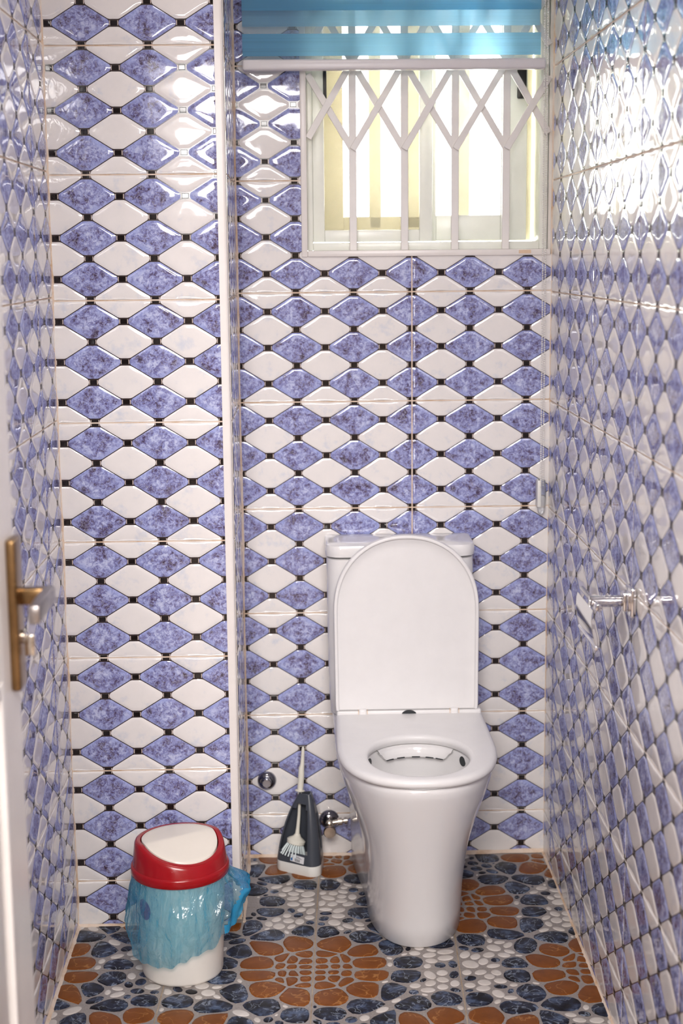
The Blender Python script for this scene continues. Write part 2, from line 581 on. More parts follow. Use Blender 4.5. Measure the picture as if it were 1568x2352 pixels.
def tiled_wall(name, label, loc, rotz, u0, u1, ju, jz, hole=None, single_dots=False, zmax=ZC, back=0.05, ext=(0, 0)):
    """local x = u along the wall, -y = face. ju, jz: one vertical / horizontal joint"""
    bm = bmesh.new()
    for r in sub_rects((u0 - ext[0], u1 + ext[1], -0.02, zmax), hole):
        bm_box(bm, r[0], r[1], 0.0012, back, r[2], r[3])
    wall = put(name, bm_mesh(name, bm, 'grout', smooth=False), None, loc, (0, 0, rotz))
    tag(wall, label, 'wall', 'structure')
    MW = Matrix.Translation(loc) @ Matrix.Rotation(rotz, 4, 'Z')
    PU, PZ = TW + GR, TH + GR
    stuff = {}
    c0 = math.floor((u0 - ju) / PU)
    r0 = math.floor((0 - jz) / PZ)
    base_cache = {}
    ci = c0
    while ju + ci * PU < u1 - 0.004:
        ri = r0
        while jz + ri * PZ < zmax - 0.004:
            tu0, tz0 = ju + ci * PU + GR / 2, jz + ri * PZ + GR / 2
            tu1, tz1 = tu0 + TW, tz0 + TH
            keep = (max(tu0, u0 + .0008), min(tu1, u1 - .0008), max(tz0, 0.004), min(tz1, zmax))
            ri += 1
            if keep[1] - keep[0] < 0.004 or keep[3] - keep[2] < 0.004:
                continue
            rects = sub_rects(keep, hole)
            if not rects:
                continue
            vis = False
            for r in rects:
                for fu in (0, .25, .5, .75, 1):
                    for fz in (0, .33, .67, 1):
                        X, Y = px(MW @ Vector((lerp(r[0], r[1], fu), 0, lerp(r[2], r[3], fz))))
                        if -30 < X < 1598 and -30 < Y < 2382:
                            vis = True
            org = Vector((tu0, 0, tz0))
            # base slab with bracket prints
            bk = tuple((round(r[0] - tu0, 4), round(r[1] - tu0, 4), round(r[2] - tz0, 4), round(r[3] - tz0, 4)) for r in rects)
            pieces = []
            if bk not in base_cache:
                V, F, FM = [], [], []
                for r in bk:
                    k = len(V)
                    V += [(r[0], 0.0012, r[2]), (r[1], 0.0012, r[2]), (r[1], 0.0012, r[3]), (r[0], 0.0012, r[3]),
                          (r[0], 0, r[2]), (r[1], 0, r[2]), (r[1], 0, r[3]), (r[0], 0, r[3])]
                    F += [(k + 4, k + 5, k + 6, k + 7), (k, k + 1, k + 5, k + 4), (k + 1, k + 2, k + 6, k + 5), (k + 2, k + 3, k + 7, k + 6), (k + 3, k, k + 4, k + 7)]
                    FM += [0, 2, 2, 2, 2]
                    for i2 in range(0, 7):
                        for j2 in range(0, 7):
                            if (i2 + j2) % 2 == 1 or (i2 % 2 == 0) != (j2 % 2 == 0):
                                continue
                            cx, cz = i2 * A_, j2 * B_
                            for s in (-1, 1):
                                xa, xb = sorted((cx + s * 0.0074, cx + s * 0.0088))
                                xa, xb, za, zb = max(xa, r[0]), min(xb, r[1]), max(cz - 0.0046, r[2]), min(cz + 0.0046, r[3])
                                if xb - xa > 0.0008 and zb - za > 0.001:
                                    k = len(V)
                                    V += [(xa, -0.0004, za), (xb, -0.0004, za), (xb, -0.0004, zb), (xa, -0.0004, zb)]
                                    F.append((k, k + 1, k + 2, k + 3))
                                    FM.append(1)
                me = bpy.data.meshes.new('wall_tile')
                me.from_pydata(V, [], F)
                for mm in ('tile_line_print', 'tile_bracket_print', 'white_marble_glaze'):
                    me.materials.append(MATS[mm])
                me.polygons.foreach_set('material_index', FM)
                me.attributes.new('loc', 'FLOAT_VECTOR', 'POINT')
                me.update()
                base_cache[bk] = me
            base = base_cache[bk]
            trect = (0, TW, 0, TH)
            for i2 in range(0, 7):
                for j2 in range(0, 7):
                    cx, cz = i2 * A_, j2 * B_
                    rel = [(r[0] - cx, r[1] - cx, r[2] - cz, r[3] - cz) for r in bk]
                    if i2 % 2 == 0 and j2 % 2 == 1:
                        me = diamond_mesh('blue', rel, (trect[0] - cx, trect[1] - cx, trect[2] - cz, trect[3] - cz))
                        if me: pieces.append(('blue_diamond', me, (cx, 0, cz)))
                    elif i2 % 2 == 1 and j2 % 2 == 0:
                        me = diamond_mesh('white', rel, (trect[0] - cx, trect[1] - cx, trect[2] - cz, trect[3] - cz))
                        if me: pieces.append(('white_diamond', me, (cx, 0, cz)))
                    else:
                        for r in rel:
                            me = dot_mesh(r)
                            if me: pieces.append(('black_dot', me, (cx, 0, cz)))
            if vis:
                t = put('wall_tile', base, wall, org)
                dv, df_ = [], []
                for nm_, me, l in pieces:
                    if nm_ == 'black_dot' and not single_dots:
                        k = len(dv)
                        dv += [(v.co.x + l[0], v.co.y, v.co.z + l[2]) for v in me.vertices]
                        df_ += [tuple(k + i for i in p.vertices) for p in me.polygons]
                    else:
                        put(nm_, me, t, l)
                if dv:
                    tag(put('black_dots', mesh_of('black_dots', dv, df_, 'black_glaze', angle=60), t), kind='stuff')
            else:
                for nm_, me, l in [('base', base, (0, 0, 0))] + pieces:
                    s = stuff.setdefault('all', [[], [], [], []])
                    k = len(s[0])
                    s[0] += [(v.co.x + l[0] + org.x, v.co.y, v.co.z + l[2] + org.z) for v in me.vertices]
                    s[1] += [tuple(k + i for i in p.vertices) for p in me.polygons]
                    slot = {'base': None, 'blue_diamond': 3, 'white_diamond': 2, 'black_dot': 4}[nm_]
                    s[2] += [p.material_index if slot is None else slot for p in me.polygons]
                    s[3] += [c for v in me.vertices for c in (v.co.x / A_, v.co.z / B_, 0)]
        ci += 1
    if stuff:
        s = stuff['all']
        me = bpy.data.meshes.new('tile_field')
        me.from_pydata(s[0], [], s[1])
        for mm in ('tile_line_print', 'tile_bracket_print', 'white_marble_glaze', 'blue_marble_glaze', 'black_glaze'):
            me.materials.append(MATS[mm])
        me.polygons.foreach_set('material_index', s[2])
        me.polygons.foreach_set('use_smooth', [True] * len(me.polygons))
        a = me.attributes.new('loc', 'FLOAT_VECTOR', 'POINT')
        a.data.foreach_set('vector', s[3])
        me.update()
        tag(put('tile_field', me, wall), kind='stuff')
    return wall

tiled_wall('wall_back', 'blue and cream diamond tiled wall behind the toilet, with the window', (0, 0, 0), 0, XB, XR, 0.0, 1.1195, (WX0, XR + 1, WZ0, WZ1), True, back=0.03, ext=(0.04, 0.04))
tiled_wall('wall_pier', 'diamond tiled projecting wall face behind the waste bin', (0, YP, 0), 0, XL, XP, XP + 0.0015, 0.8633, None, True, back=0.03, ext=(0.05, 0))
tiled_wall('wall_return', 'narrow tiled side of the projecting wall, left of the window', (XP + 0.018, YP, 0), R(90), 0.018, -YP - 0.001, -0.036, 0.8633, None)
tiled_wall('wall_right', 'diamond tiled right side wall carrying the paper holder', (XR, 0, 0), R(-90), 0.0, -YF, 0.1033, 1.1165, None, ext=(0.05, 0.02))
tiled_wall('wall_left', 'diamond tiled left side wall beyond the open door', (XL, YP, 0), R(90), -(YP - YF), 0.0, YP * 0 - 0.1716, 0.8701, None, ext=(0.02, 0.05))

# window-side masonry behind the back wall tiles
bm = bmesh.new()
bm_box(bm, XB - 0.5, WX0 + 0.012, 0.03, 0.20, 0, ZC)
bm_box(bm, WX0 + 0.012, 0.3195, 0.03, 0.20, 0, WZ0 + 0.012)
bm_box(bm, WX0 + 0.012, 0.3195, 0.03, 0.20, WZ1, ZC)
bm_box(bm, 0.3195, 0.60, 0.031, 0.20, 0, ZC)
tag(put('wall_back_masonry', bm_mesh('wall_back_masonry', bm, 'white_paint', False)), 'plastered masonry around the window reveal', 'wall', 'structure')
bm = bmesh.new()
bm_box(bm, XL, XP + 0.016, YP + 0.03, 0.0, 0, ZC)
tag(put('wall_pier_core', bm_mesh('wall_pier_core', bm, 'white_paint', False)), 'core of the projecting wall beside the window', 'wall', 'structure')
# front wall with the doorway, ceiling, hall
DX0, DX1, DZ = -0.66, 0.15, 2.08
bm = bmesh.new()
bm_box(bm, XL - 0.2, DX0, YF - 0.12, YF, 0, ZC)
bm_box(bm, DX1, XR + 0.2, YF - 0.12, YF, 0, ZC)
bm_box(bm, DX0, DX1, YF - 0.12, YF, DZ, ZC)
tag(put('wall_front', bm_mesh('wall_front', bm, 'hall_paint', False)), 'painted wall around the doorway', 'wall', 'structure')
tag(box('ceiling', XL - 0.05, XR + 0.05, YF - 0.1, 0.2, ZC, ZC + 0.05, 'ceiling_paint'), 'plain white bathroom ceiling', 'ceiling', 'structure')
bm = bmesh.new()
bm_box(bm, -1.7, 1.3, -6.3, -6.2, 0, 2.7)
bm_box(bm, -1.8, -1.7, -6.3, YF - 0.12, 0, 2.7)
bm_box(bm, 1.3, 1.4, -6.3, YF - 0.12, 0, 2.7)
bm_box(bm, -1.7, XL - 0.2, YF - 0.12, YF, 0, 2.7)
bm_box(bm, XR + 0.2, 1.3, YF - 0.12, YF, 0, 2.7)
tag(put('wall_hall', bm_mesh('wall_hall', bm, 'hall_paint', False)), 'painted walls of the hall outside the doorway', 'wall', 'structure')
tag(box('ceiling_hall', -1.8, 1.4, -6.3, YF - 0.12, 2.7, 2.75, 'ceiling_paint'), 'plain ceiling of the hall', 'ceiling', 'structure')
tag(box('floor_hall', -1.8, 1.4, -6.3, YF, -0.05, -0.001, 'hall_floor_paint'), 'hall floor outside the doorway', 'floor', 'structure')
# corner trim on the pier edge, quarter round profile
V, F = [], []
prof = [(XP - 0.001, YP + 0.004), (XP - 0.001, YP - 0.0035)]
for k in range(7):
    a = R(-90 + 15 * k)
    prof.append((XP + 0.0105 + 0.006 * math.cos(a), YP + 0.0025 + 0.006 * math.sin(a)))
prof += [(XP + 0.0165, YP + 0.020), (XP + 0.012, YP + 0.022)]
rings = [[(x, y, z) for x, y in prof] for z in (0.02, 0.6, 1.2, 1.8, ZC)]
V, F = loft(rings)
tag(put('trim_1', mesh_of('trim_1', V, F, 'trim_plastic')), 'tall white plastic edging on the tiled corner left of the toilet', 'trim', 'structure')
# grout fillets along the wall feet
def fillet(name, p0, p1, nrm, w, h, label):
    p0, p1, nrm = Vector(p0), Vector(p1), Vector(nrm)
    rings = []
    n = 14
    for i in range(n + 1):
        p = p0.lerp(p1, i / n)
        ww, hh = w * random.uniform(0.6, 1.2), h * random.uniform(0.7, 1.3)
        rings.append([p + Vector((0, 0, -.002)), p + nrm * ww + Vector((0, 0, 0.0002)), p + nrm * ww * 0.35 + Vector((0, 0, hh * 0.45)), p + Vector((0, 0, hh))])
    V, F = loft(rings)
    tag(put(name, mesh_of(name, V, F, 'grout')), label, 'trim', 'structure')
fillet('trim_2', (XB, -0.002, 0), (XR, -0.002, 0), (0, -1, 0), 0.012, 0.007, 'beige grout line where the back wall meets the floor')
fillet('trim_3', (XR - 0.001, 0, 0), (XR - 0.001, YF, 0), (-1, 0, 0), 0.006, 0.004, 'beige grout line along the foot of the right wall')
fillet('trim_4', (XL + 0.001, YP, 0), (XL + 0.001, YF, 0), (1, 0, 0), 0.007, 0.005, 'beige grout line along the foot of the left wall')
fillet('trim_5', (XL, YP - 0.002, 0), (XP, YP - 0.002, 0), (0, -1, 0), 0.008, 0.004, 'beige grout line under the projecting wall face')
fillet('trim_6', (XP + 0.019, YP, 0), (XP + 0.019, 0, 0), (1, 0, 0), 0.008, 0.006, 'beige grout line under the narrow tiled return')

def corner_line(name, x, y, sx, sy, w, label, z0=0.0):
    rings = []
    n = 30
    for i in range(n + 1):
        z = lerp(z0, ZC, i / n)
        ww = w * random.uniform(0.6, 1.25)
        rings.append([(x - sx * .003, y - sy * .003, z), (x + sx * ww, y - sy * .003, z), (x + sx * ww, y, z), (x, y + sy * ww, z), (x - sx * .003, y + sy * ww, z)])
    V, F = loft(rings)
    tag(put(name, mesh_of(name, V, F, 'grout')), label, 'trim', 'structure')
corner_line('trim_7', XP + 0.018, 0.0, 1, -1, 0.0055, 'beige grout line in the corner left of the window')
corner_line('trim_8', XR, 0.0, -1, -1, 0.0035, 'beige grout line in the corner right of the toilet')
corner_line('trim_9', XL, YP, 1, -1, 0.0045, 'beige grout line in the corner behind the waste bin')

# ------------------------------------------------------------------ floor
FO = Vector((-0.2486, -0.5997, 0))
FA = -0.034
FP, FT = 0.302, 0.2995
floor = box('floor', XL - 0.03, XR + 0.03, YF, 0.03, -0.05, -0.0018, 'floor_grout')
tag(floor, 'pebble patterned floor tiles in orange, blue and pale stone', 'floor', 'structure')
def clip_poly(poly, nx, ny, c):
    out = []
    for i in range(len(poly)):
        p, q = poly[i], poly[(i + 1) % len(poly)]
        dp, dq = p[0] * nx + p[1] * ny - c, q[0] * nx + q[1] * ny - c
        if dp <= 0: out.append(p)
        if dp * dq < 0:
            t = dp / (dp - dq)
            out.append((p[0] + (q[0] - p[0]) * t, p[1] + (q[1] - p[1]) * t))
    return out
def poly_area(p):
    return 0.5 * sum(p[i][0] * p[(i + 1) % len(p)][1] - p[(i + 1) % len(p)][0] * p[i][1] for i in range(len(p)))
def tile_stones(rng):
    S = []
    def flower(fl):
        def add(x, y, w, k, j=0.004):
            x += rng.uniform(-j, j); y += rng.uniform(-j, j)
            S.append((FT - x, FT - y, w, k) if fl else (x, y, w, k))
        for x, y in ((.016, .013), (.042, .012), (.014, .037), (.040, .040), (.068, .016), (.018, .064), (.070, .045)):
            add(x, y, .013, 'orange', .005)
        for x, y in ((.122, .027), (.104, .088), (.034, .112)):
            add(x, y, .040, 'orange', .012)
        for x, y in ((.188, .026), (.158, .088), (.096, .146), (.028, .176)):
            add(x, y, .036, 'blue', .012)
    flower(False); flower(True)
    for cx, cy, sx, sy in ((FT, 0, -1, 1), (0, FT, 1, -1)):
        pts = []
        tries = 0
        while len(pts) < 24 and tries < 1500:
            tries += 1
            u, v = rng.uniform(.010, .165), rng.uniform(.010, .165)
            if math.hypot(u, v) > .172:
                continue
            x, y = cx + sx * u, cy + sy * v
            if all((x - a) ** 2 + (y - b_) ** 2 > .0235 ** 2 for a, b_ in pts) and all(math.hypot(x - s[0], y - s[1]) > .012 + s[2] * .62 for s in S if s[3] != 'p'):
                pts.append((x, y))
        for x, y in pts:
            S.append((x, y, .016, 'p' if rng.random() < .72 else 'dark'))
    out = []
    for i, (x, y, w, k) in enumerate(S):
        poly = [(.002, .002), (FT - .002, .002), (FT - .002, FT - .002), (.002, FT - .002)]
        for j, (X, Y, W, K) in enumerate(S):
            if i == j: continue
            nx, ny = X - x, Y - y
            L = math.hypot(nx, ny)
            if L > .16: continue
            d = (L * L + w * w - W * W) / (2 * L)
            nx, ny = nx / L, ny / L
            poly = clip_poly(poly, nx, ny, x * nx + y * ny + d - .0022)
            if len(poly) < 3: break
        if len(poly) < 3 or abs(poly_area(poly)) < 4e-5: continue
        # merge short edges, then round
        for _ in range(2):
            q = []
            for a in range(len(poly)):
                p0, p1 = poly[a], poly[(a + 1) % len(poly)]
                f = 0.24
                q.append((lerp(p0[0], p1[0], f), lerp(p0[1], p1[1], f)))
                q.append((lerp(p0[0], p1[0], 1 - f), lerp(p0[1], p1[1], 1 - f)))
            poly = q
        if k in ('p', 'dark'):
            gx_ = sum(p[0] for p in poly) / len(poly); gy_ = sum(p[1] for p in poly) / len(poly)
            sxx = sum((p[0] - gx_) ** 2 for p in poly); syy = sum((p[1] - gy_) ** 2 for p in poly); sxy = sum((p[0] - gx_) * (p[1] - gy_) for p in poly)
            th = 0.5 * math.atan2(2 * sxy, sxx - syy)
            ea = eb = 0.0
            da = [abs((p[0] - gx_) * math.cos(th) + (p[1] - gy_) * math.sin(th)) for p in poly]
            db = [abs(-(p[0] - gx_) * math.sin(th) + (p[1] - gy_) * math.cos(th)) for p in poly]
            sc_ = 1.0 if k == 'p' else 0.86
            ea, eb = max(da), max(db)
            if ea > 1.7 * eb: ea = 1.7 * eb
            f_ = math.sqrt(0.92 * sc_ * abs(poly_area(poly)) / (math.pi * ea * eb))
            ea, eb = ea * f_, eb * f_
            poly = [(gx_ + ea * math.cos(t_ * 0.3927) * math.cos(th) - eb * math.sin(t_ * 0.3927) * math.sin(th), gy_ + ea * math.cos(t_ * 0.3927) * math.sin(th) + eb * math.sin(t_ * 0.3927) * math.cos(th)) for t_ in range(16)]
            poly = [(min(FT - .002, max(.002, p[0])), min(FT - .002, max(.002, p[1]))) for p in poly]
        n = 16
        per = [0]
        for a in range(len(poly)):
            per.append(per[-1] + math.dist(poly[a], poly[(a + 1) % len(poly)]))
        rs = []
        a = 0
        for s in range(n):
            t = per[-1] * s / n
            while per[a + 1] < t: a += 1
            f = (t - per[a]) / max(1e-9, per[a + 1] - per[a])
            p0, p1 = poly[a], poly[(a + 1) % len(poly)]
            rs.append((lerp(p0[0], p1[0], f), lerp(p0[1], p1[1], f)))
        out.append((k, rs))
    return out
frng = random.Random(11)
tile_base = None
stone_list, far_stones = [], []
ROTF = Matrix.Rotation(FA, 4, 'Z')
KN = {'orange': ('orange_stone', 'orange_stone_glaze'), 'blue': ('blue_stone', 'blue_stone_glaze'), 'dark': ('small_blue_stone', 'blue_stone_glaze'), 'p': ('pale_pebble', 'pale_pebble_glaze')}
def room_clip(poly, m):
    """clip a tile-local polygon to the room"""
    inv = m.inverted()
    def half(poly, p, n):
        p2 = inv @ Vector((p[0], p[1], 0))
        n2 = inv.to_3x3() @ Vector((n[0], n[1], 0))
        return clip_poly(poly, n2.x, n2.y, p2.x * n2.x + p2.y * n2.y)
    poly = half(poly, (XR - .002, 0), (1, 0))
    if len(poly) > 2: poly = half(poly, (XL + .002, 0), (-1, 0))
    if len(poly) > 2: poly = half(poly, (0, -.002), (0, 1))
    if len(poly) > 2: poly = half(poly, (0, YF), (0, -1))
    if len(poly) > 2 and inv is not None:
        c_ = m @ Vector((sum(p[0] for p in poly) / len(poly), sum(p[1] for p in poly) / len(poly), 0))
        if c_.x < XP + 0.02:
            poly = half(poly, (0, YP - .001), (0, 1))
        elif c_.y > YP:
            poly = half(poly, (XP + .019, 0), (-1, 0))
    return poly
far = {k: [[], []] for k in KN}
far_base = [[], []]
cand = []
for ti in range(-4, 4):
    for tj in range(-7, 4):
        m = Matrix.Translation(FO) @ ROTF @ Matrix.Translation(Vector((ti * FP + .00125, tj * FP + .00125, 0)))
        outline = room_clip([(0, 0), (FT, 0), (FT, FT), (0, FT)], m)
        if len(outline) < 3 or abs(poly_area(outline)) < 1e-4:
            continue
        flip = (ti + tj) % 2 == 1
        seen = any(-60 < X < 1628 and -60 < Y < 2410 for X, Y in (px(m @ Vector((a * FT, b_ * FT, 0))) for a in (0, .5, 1) for b_ in (0, .5, 1)))
        n = len(outline)
        V = [(p[0], p[1], -.0035) for p in outline] + [(p[0], p[1], -0.0004) for p in outline]
        F = [tuple(range(n, 2 * n))] + [(i, (i + 1) % n, n + (i + 1) % n, n + i) for i in range(n)]
        stones = []
        for k, poly in tile_stones(frng):
            if flip:
                poly = [(FT - p[0], p[1]) for p in reversed(poly)]
            poly = room_clip(poly, m)
            if len(poly) < 3 or abs(poly_area(poly)) < 3e-5:
                continue
            cx = sum(p[0] for p in poly) / len(poly); cy = sum(p[1] for p in poly) / len(poly)
            nn = len(poly)
            ins = min(.0028, 0.3 * math.sqrt(abs(poly_area(poly))))
            def shr(p, d):
                L = math.hypot(p[0] - cx, p[1] - cy)
                f = max(0.2, 1 - d / max(L, 1e-6))
                return (p[0] - cx) * f, (p[1] - cy) * f
            SV = [(p[0] - cx, p[1] - cy, -.0006) for p in poly] + [(*shr(p, .0009), .0003) for p in poly] + [(*shr(p, ins + .0015), .0008) for p in poly]
            SF = [(i, (i + 1) % nn, nn + (i + 1) % nn, nn + i) for i in range(nn)] + [(nn + i, nn + (i + 1) % nn, 2 * nn + (i + 1) % nn, 2 * nn + i) for i in range(nn)] + [tuple(range(2 * nn, 3 * nn))]
            stones.append((k, SV, SF, (cx, cy)))
        if seen:
            t = put('floor_tile', mesh_of('floor_tile', V, F, 'floor_ground_print', smooth=False), floor)
            t.matrix_local = m
            for k, SV, SF, c_ in stones:
                w = m @ Vector((*c_, 0))
                cand.append(((w - CAM_POS).length, k, SV, SF, c_, t, m))
        else:
            k0 = len(far_base[0])
            far_base[0].extend(tuple(m @ Vector(v)) for v in V)
            far_base[1].extend(tuple(k0 + i for i in f) for f in F)
            for k, SV, SF, c_ in stones:
                fv, ff = far[k]
                k0 = len(fv)
                fv.extend(tuple(m @ Vector((v[0] + c_[0], v[1] + c_[1], v[2]))) for v in SV)
                ff.extend(tuple(k0 + i for i in f) for f in SF)
def vis_rank(e):
    w = e[6] @ Vector((*e[4], 0))
    X, Y = px(w)
    inside = 0 <= X <= 1568 and 0 <= Y <= 2352
    hidden = (-0.12 < w.x < 0.06 and w.y > -0.5)
    return (0 if inside and not hidden else 1, e[0])
cnt = {}
for e in sorted(cand, key=vis_rank):
    _, k, SV, SF, c_, t, m = e
    cnt[k] = cnt.get(k, 0) + 1
    if cnt[k] <= 300:
        put(KN[k][0], mesh_of(KN[k][0], SV, SF, KN[k][1], angle=50), t, (c_[0], c_[1], 0))
    else:
        fv, ff = far[k]
        k0 = len(fv)
        fv.extend(tuple(m @ Vector((v[0] + c_[0], v[1] + c_[1], v[2]))) for v in SV)
        ff.extend(tuple(k0 + i for i in f) for f in SF)
for k, (fv, ff) in far.items():
    if fv:
        tag(put(KN[k][0] + '_field', mesh_of(KN[k][0] + '_field', fv, ff, KN[k][1], angle=50), floor), kind='stuff')
if far_base[0]:
    tag(put('floor_tile_field', mesh_of('floor_tile_field', *far_base, 'floor_ground_print', smooth=False), floor), kind='stuff')

#OBJECTS_BELOW
# ------------------------------------------------------------------ window
win = empty('window_1', (0, 0, 0))
tag(win, 'white sliding window with a fly screen sash behind the diamond grille', 'window', 'structure')
OX0, OX1, OZ0, OZ1 = -0.2395, 0.3185, 1.4675, 2.10
def bars(name, rects, y0, y1, mat, parent, bev=0.002):
    bm = bmesh.new()
    for x0, x1, z0, z1 in rects:
        bm_box(bm, x0, x1, y0, y1, z0, z1, bev)
    return put(name, bm_mesh(name, bm, mat), parent)
# edging strip round the reveal, then the outer frame
bars('edging', [(-0.2535, OX0, 1.4535, OZ1)], -0.006, 0.03, 'trim_plastic', win)
bars('edging', [(OX0, 0.3195, 1.4535, OZ0)], -0.006, 0.03, 'trim_plastic', win)
box('paint_chip', 0.2465, 0.2745, -0.0066, -0.0055, 1.4575, 1.4655, 'tan_patch', win, 0.0004, 1)
bars('outer_frame', [(OX0, -0.226, OZ0, OZ1), (0.300, OX1, OZ0, OZ1), (-0.226, 0.300, OZ0, 1.486), (-0.226, 0.300, 2.07, OZ1)], 0.04, 0.155, 'window_alu', win)
# sash with the fly screen (front track)
s1 = bars('screen_sash', [(-0.226, -0.199, 1.487, 2.07), (0.022, 0.052, 1.487, 2.07), (-0.199, 0.022, 1.487, 1.5145), (-0.199, 0.022, 2.04, 2.07)], 0.052, 0.078, 'window_alu', win)
bars('fly_screen', [(-0.200, 0.023, 1.513, 2.042)], 0.064, 0.0655, 'fly_screen', s1, 0)
box('catch', -0.199, -0.1915, 0.050, 0.062, 1.80, 1.90, 'black_plastic', s1, 0.001)
# glazed sash (rear track)
s2 = bars('glazed_sash', [(0.040, 0.064, 1.489, 2.07), (0.216, 0.277, 1.489, 2.07), (0.064, 0.216, 1.489, 1.5475), (0.064, 0.216, 2.02, 2.07)], 0.092, 0.118, 'window_alu', win)
bars('pane', [(0.063, 0.217, 1.545, 2.022)], 0.103, 0.107, 'pane_glass', s2, 0)
box('catch', 0.252, 0.273, 0.078, 0.092, 1.812, 1.90, 'black_plastic', s2, 0.003)
# fixed outer frame with bars beyond
s3 = bars('fixed_frame', [(-0.225, -0.152, 1.488, 2.07), (-0.090, -0.062, 1.52, 2.05), (-0.005, 0.040, 1.52, 2.05), (0.122, 0.150, 1.52, 2.05), (0.222, 0.299, 1.488, 2.07), (-0.152, 0.222, 1.488, 1.5475), (-0.152, 0.222, 2.04, 2.07)], 0.158, 0.195, 'outer_paint', win)
bars('pane', [(-0.152, 0.222, 1.546, 2.042)], 0.174, 0.178, 'pane_glass', s3, 0)

# ------------------------------------------------------------------ burglar grille
gr = empty('window_grille', (0.04, 0.02, 1.47))
tag(gr, 'white painted steel grille of uprights and crossed diagonals in the window', 'grille')
def gpart(name, bm):
    o = put(name, bm_mesh(name, bm, 'grille_paint'), gr, (-0.04, -0.02, -1.47))
    return o
GX = [-0.134, -0.0155, 0.1005, 0.218]
for gx in GX:
    bm = bmesh.new()
    bm_box(bm, gx - 0.0085, gx + 0.0085, 0.012, 0.022, 1.4675, 2.098, 0.001, 1)
    gpart('upright', bm)
def slat(x0, z0, x1, z1, y0, w=0.0155, t=0.006):
    bm = bmesh.new()
    L = math.hypot(x1 - x0, z1 - z0)
    bm_box(bm, 0, L, y0, y0 + t, -w / 2, w / 2, 0.0008, 1)
    bmesh.ops.rotate(bm, verts=bm.verts, cent=(0, 0, 0), matrix=Matrix.Rotation(-math.atan2(z1 - z0, x1 - x0), 3, 'Y'))
    bmesh.ops.translate(bm, verts=bm.verts, vec=(x0, 0, z0))
    gpart('diagonal', bm)
PW = 0.1173
ZN = 1.694
RZ = 0.194
for k in range(-1, 5):
    xa = GX[0] + k * PW
    for s in (-1, 1):
        # rising from the node at (xa, ZN)
        x0, z0, x1, z1 = xa, ZN, xa + s * PW, ZN + RZ
        x2, z2 = xa + s * PW, ZN + 2 * RZ
        def cut(x0, z0, x1, z1):
            lo, hi = OX0 + 0.004, OX1 - 0.004
            if max(x0, x1) < lo or min(x0, x1) > hi: return None
            def at(x): return z0 + (z1 - z0) * (x - x0) / (x1 - x0)
            a, b_ = (x0, z0), (x1, z1)
            o = []
            for p in (a, b_):
                if p[0] < lo: p = (lo, at(lo))
                if p[0] > hi: p = (hi, at(hi))
                o.append(p)
            return (*o[0], *o[1]) if math.dist(o[0], o[1]) > 0.02 else None
        c = cut(x0, z0, x1, z1)
        if c: slat(*c, 0.006 if s > 0 else 0.0122)
        c = cut(xa, ZN + RZ, xa + s * PW, ZN + 2 * RZ)
        if c: slat(*c, 0.006 if s > 0 else 0.0122)

# ------------------------------------------------------------------ roller blind
bl = empty('roller_blind', (-0.045, -0.045, 1.863))
tag(bl, 'pale blue banded roller blind half drawn over the window', 'blind')
BO = Vector((0.045, 0.045, -1.863))
def bpart(name, bm, mat, angle=40):
    return put(name, bm_mesh(name, bm, mat, angle=angle), bl, BO)
bx0, bx1 = -0.379, 0.2845
def strip(name, z0, z1, y, mat, t=0.0006):
    bm = bmesh.new()
    bm_box(bm, bx0, bx1, y, y + t, z0, z1)
    bpart(name, bm, mat)
strip('sheer_band', 1.884, 1.8935, -0.048, 'blind_sheer')
for z0, z1 in ((1.8935, 1.9412), (1.9905, 2.040), (2.088, 2.136)):
    strip('blue_band', z0, z1, -0.048, 'blind_blue')
for z0, z1 in ((1.9412, 1.9905), (2.040, 2.088)):
    strip('sheer_band', z0, z1, -0.048, 'blind_sheer')
for z0, z1 in ((1.9585, 2.0065), (2.056, 2.104)):
    strip('blue_band', z0, z1, -0.034, 'blind_blue')
for z0, z1 in ((1.886, 1.9585), (2.0065, 2.056)):
    strip('sheer_band', z0, z1, -0.034, 'blind_sheer')
bm = bmesh.new()
bm_box(bm, -0.380, 0.2965, -0.055, -0.030, 1.8625, 1.8865, 0.006, 3)
bpart('bottom_rail', bm, 'rail_alu')
bm = bmesh.new()
bm_box(bm, -0.385, 0.305, -0.075, -0.005, 2.13, 2.20, 0.008, 2)
bpart('head_box', bm, 'rail_alu')
# bead chain loop and its weight
V, F = [], []
bead = bmesh.new()
bmesh.ops.create_icosphere(bead, subdivisions=1, radius=0.0021)
bv = [v.co.copy() for v in bead.verts]
bead.verts.index_update()
bf = [tuple(v.index for v in f.verts) for f in bead.faces]
bead.free()
z = 0.918
i = 0
while z < 2.14:
    t = (z - 0.918) / 1.22
    for sx in (-1, 1):
        c = Vector((0.3025 - 0.004 * t + sx * lerp(0.0033, 0.0042, t), -0.033 + sx * 0.004, z + (0.002 if sx > 0 else 0)))
        k = len(V)
        V += [c + v for v in bv]
        F += [tuple(k + q for q in f) for f in bf]
    z += 0.0052
o = put('bead_chain', mesh_of('bead_chain', V, F, 'bead_plastic'), bl, BO)
tag(o, kind='stuff')
V, F = tube([(0.2992, -0.037, 0.92), (0.2952, -0.037, 2.138)], 0.0005, 5)
V2, F2 = tube([(0.3058, -0.029, 0.92), (0.3022, -0.029, 2.138)], 0.0005, 5)
put('chain_cord', mesh_of('chain_cord', V + V2, F + [tuple(len(V) + q for q in f) for f in F2], 'bead_plastic'), bl, BO)
rings = []
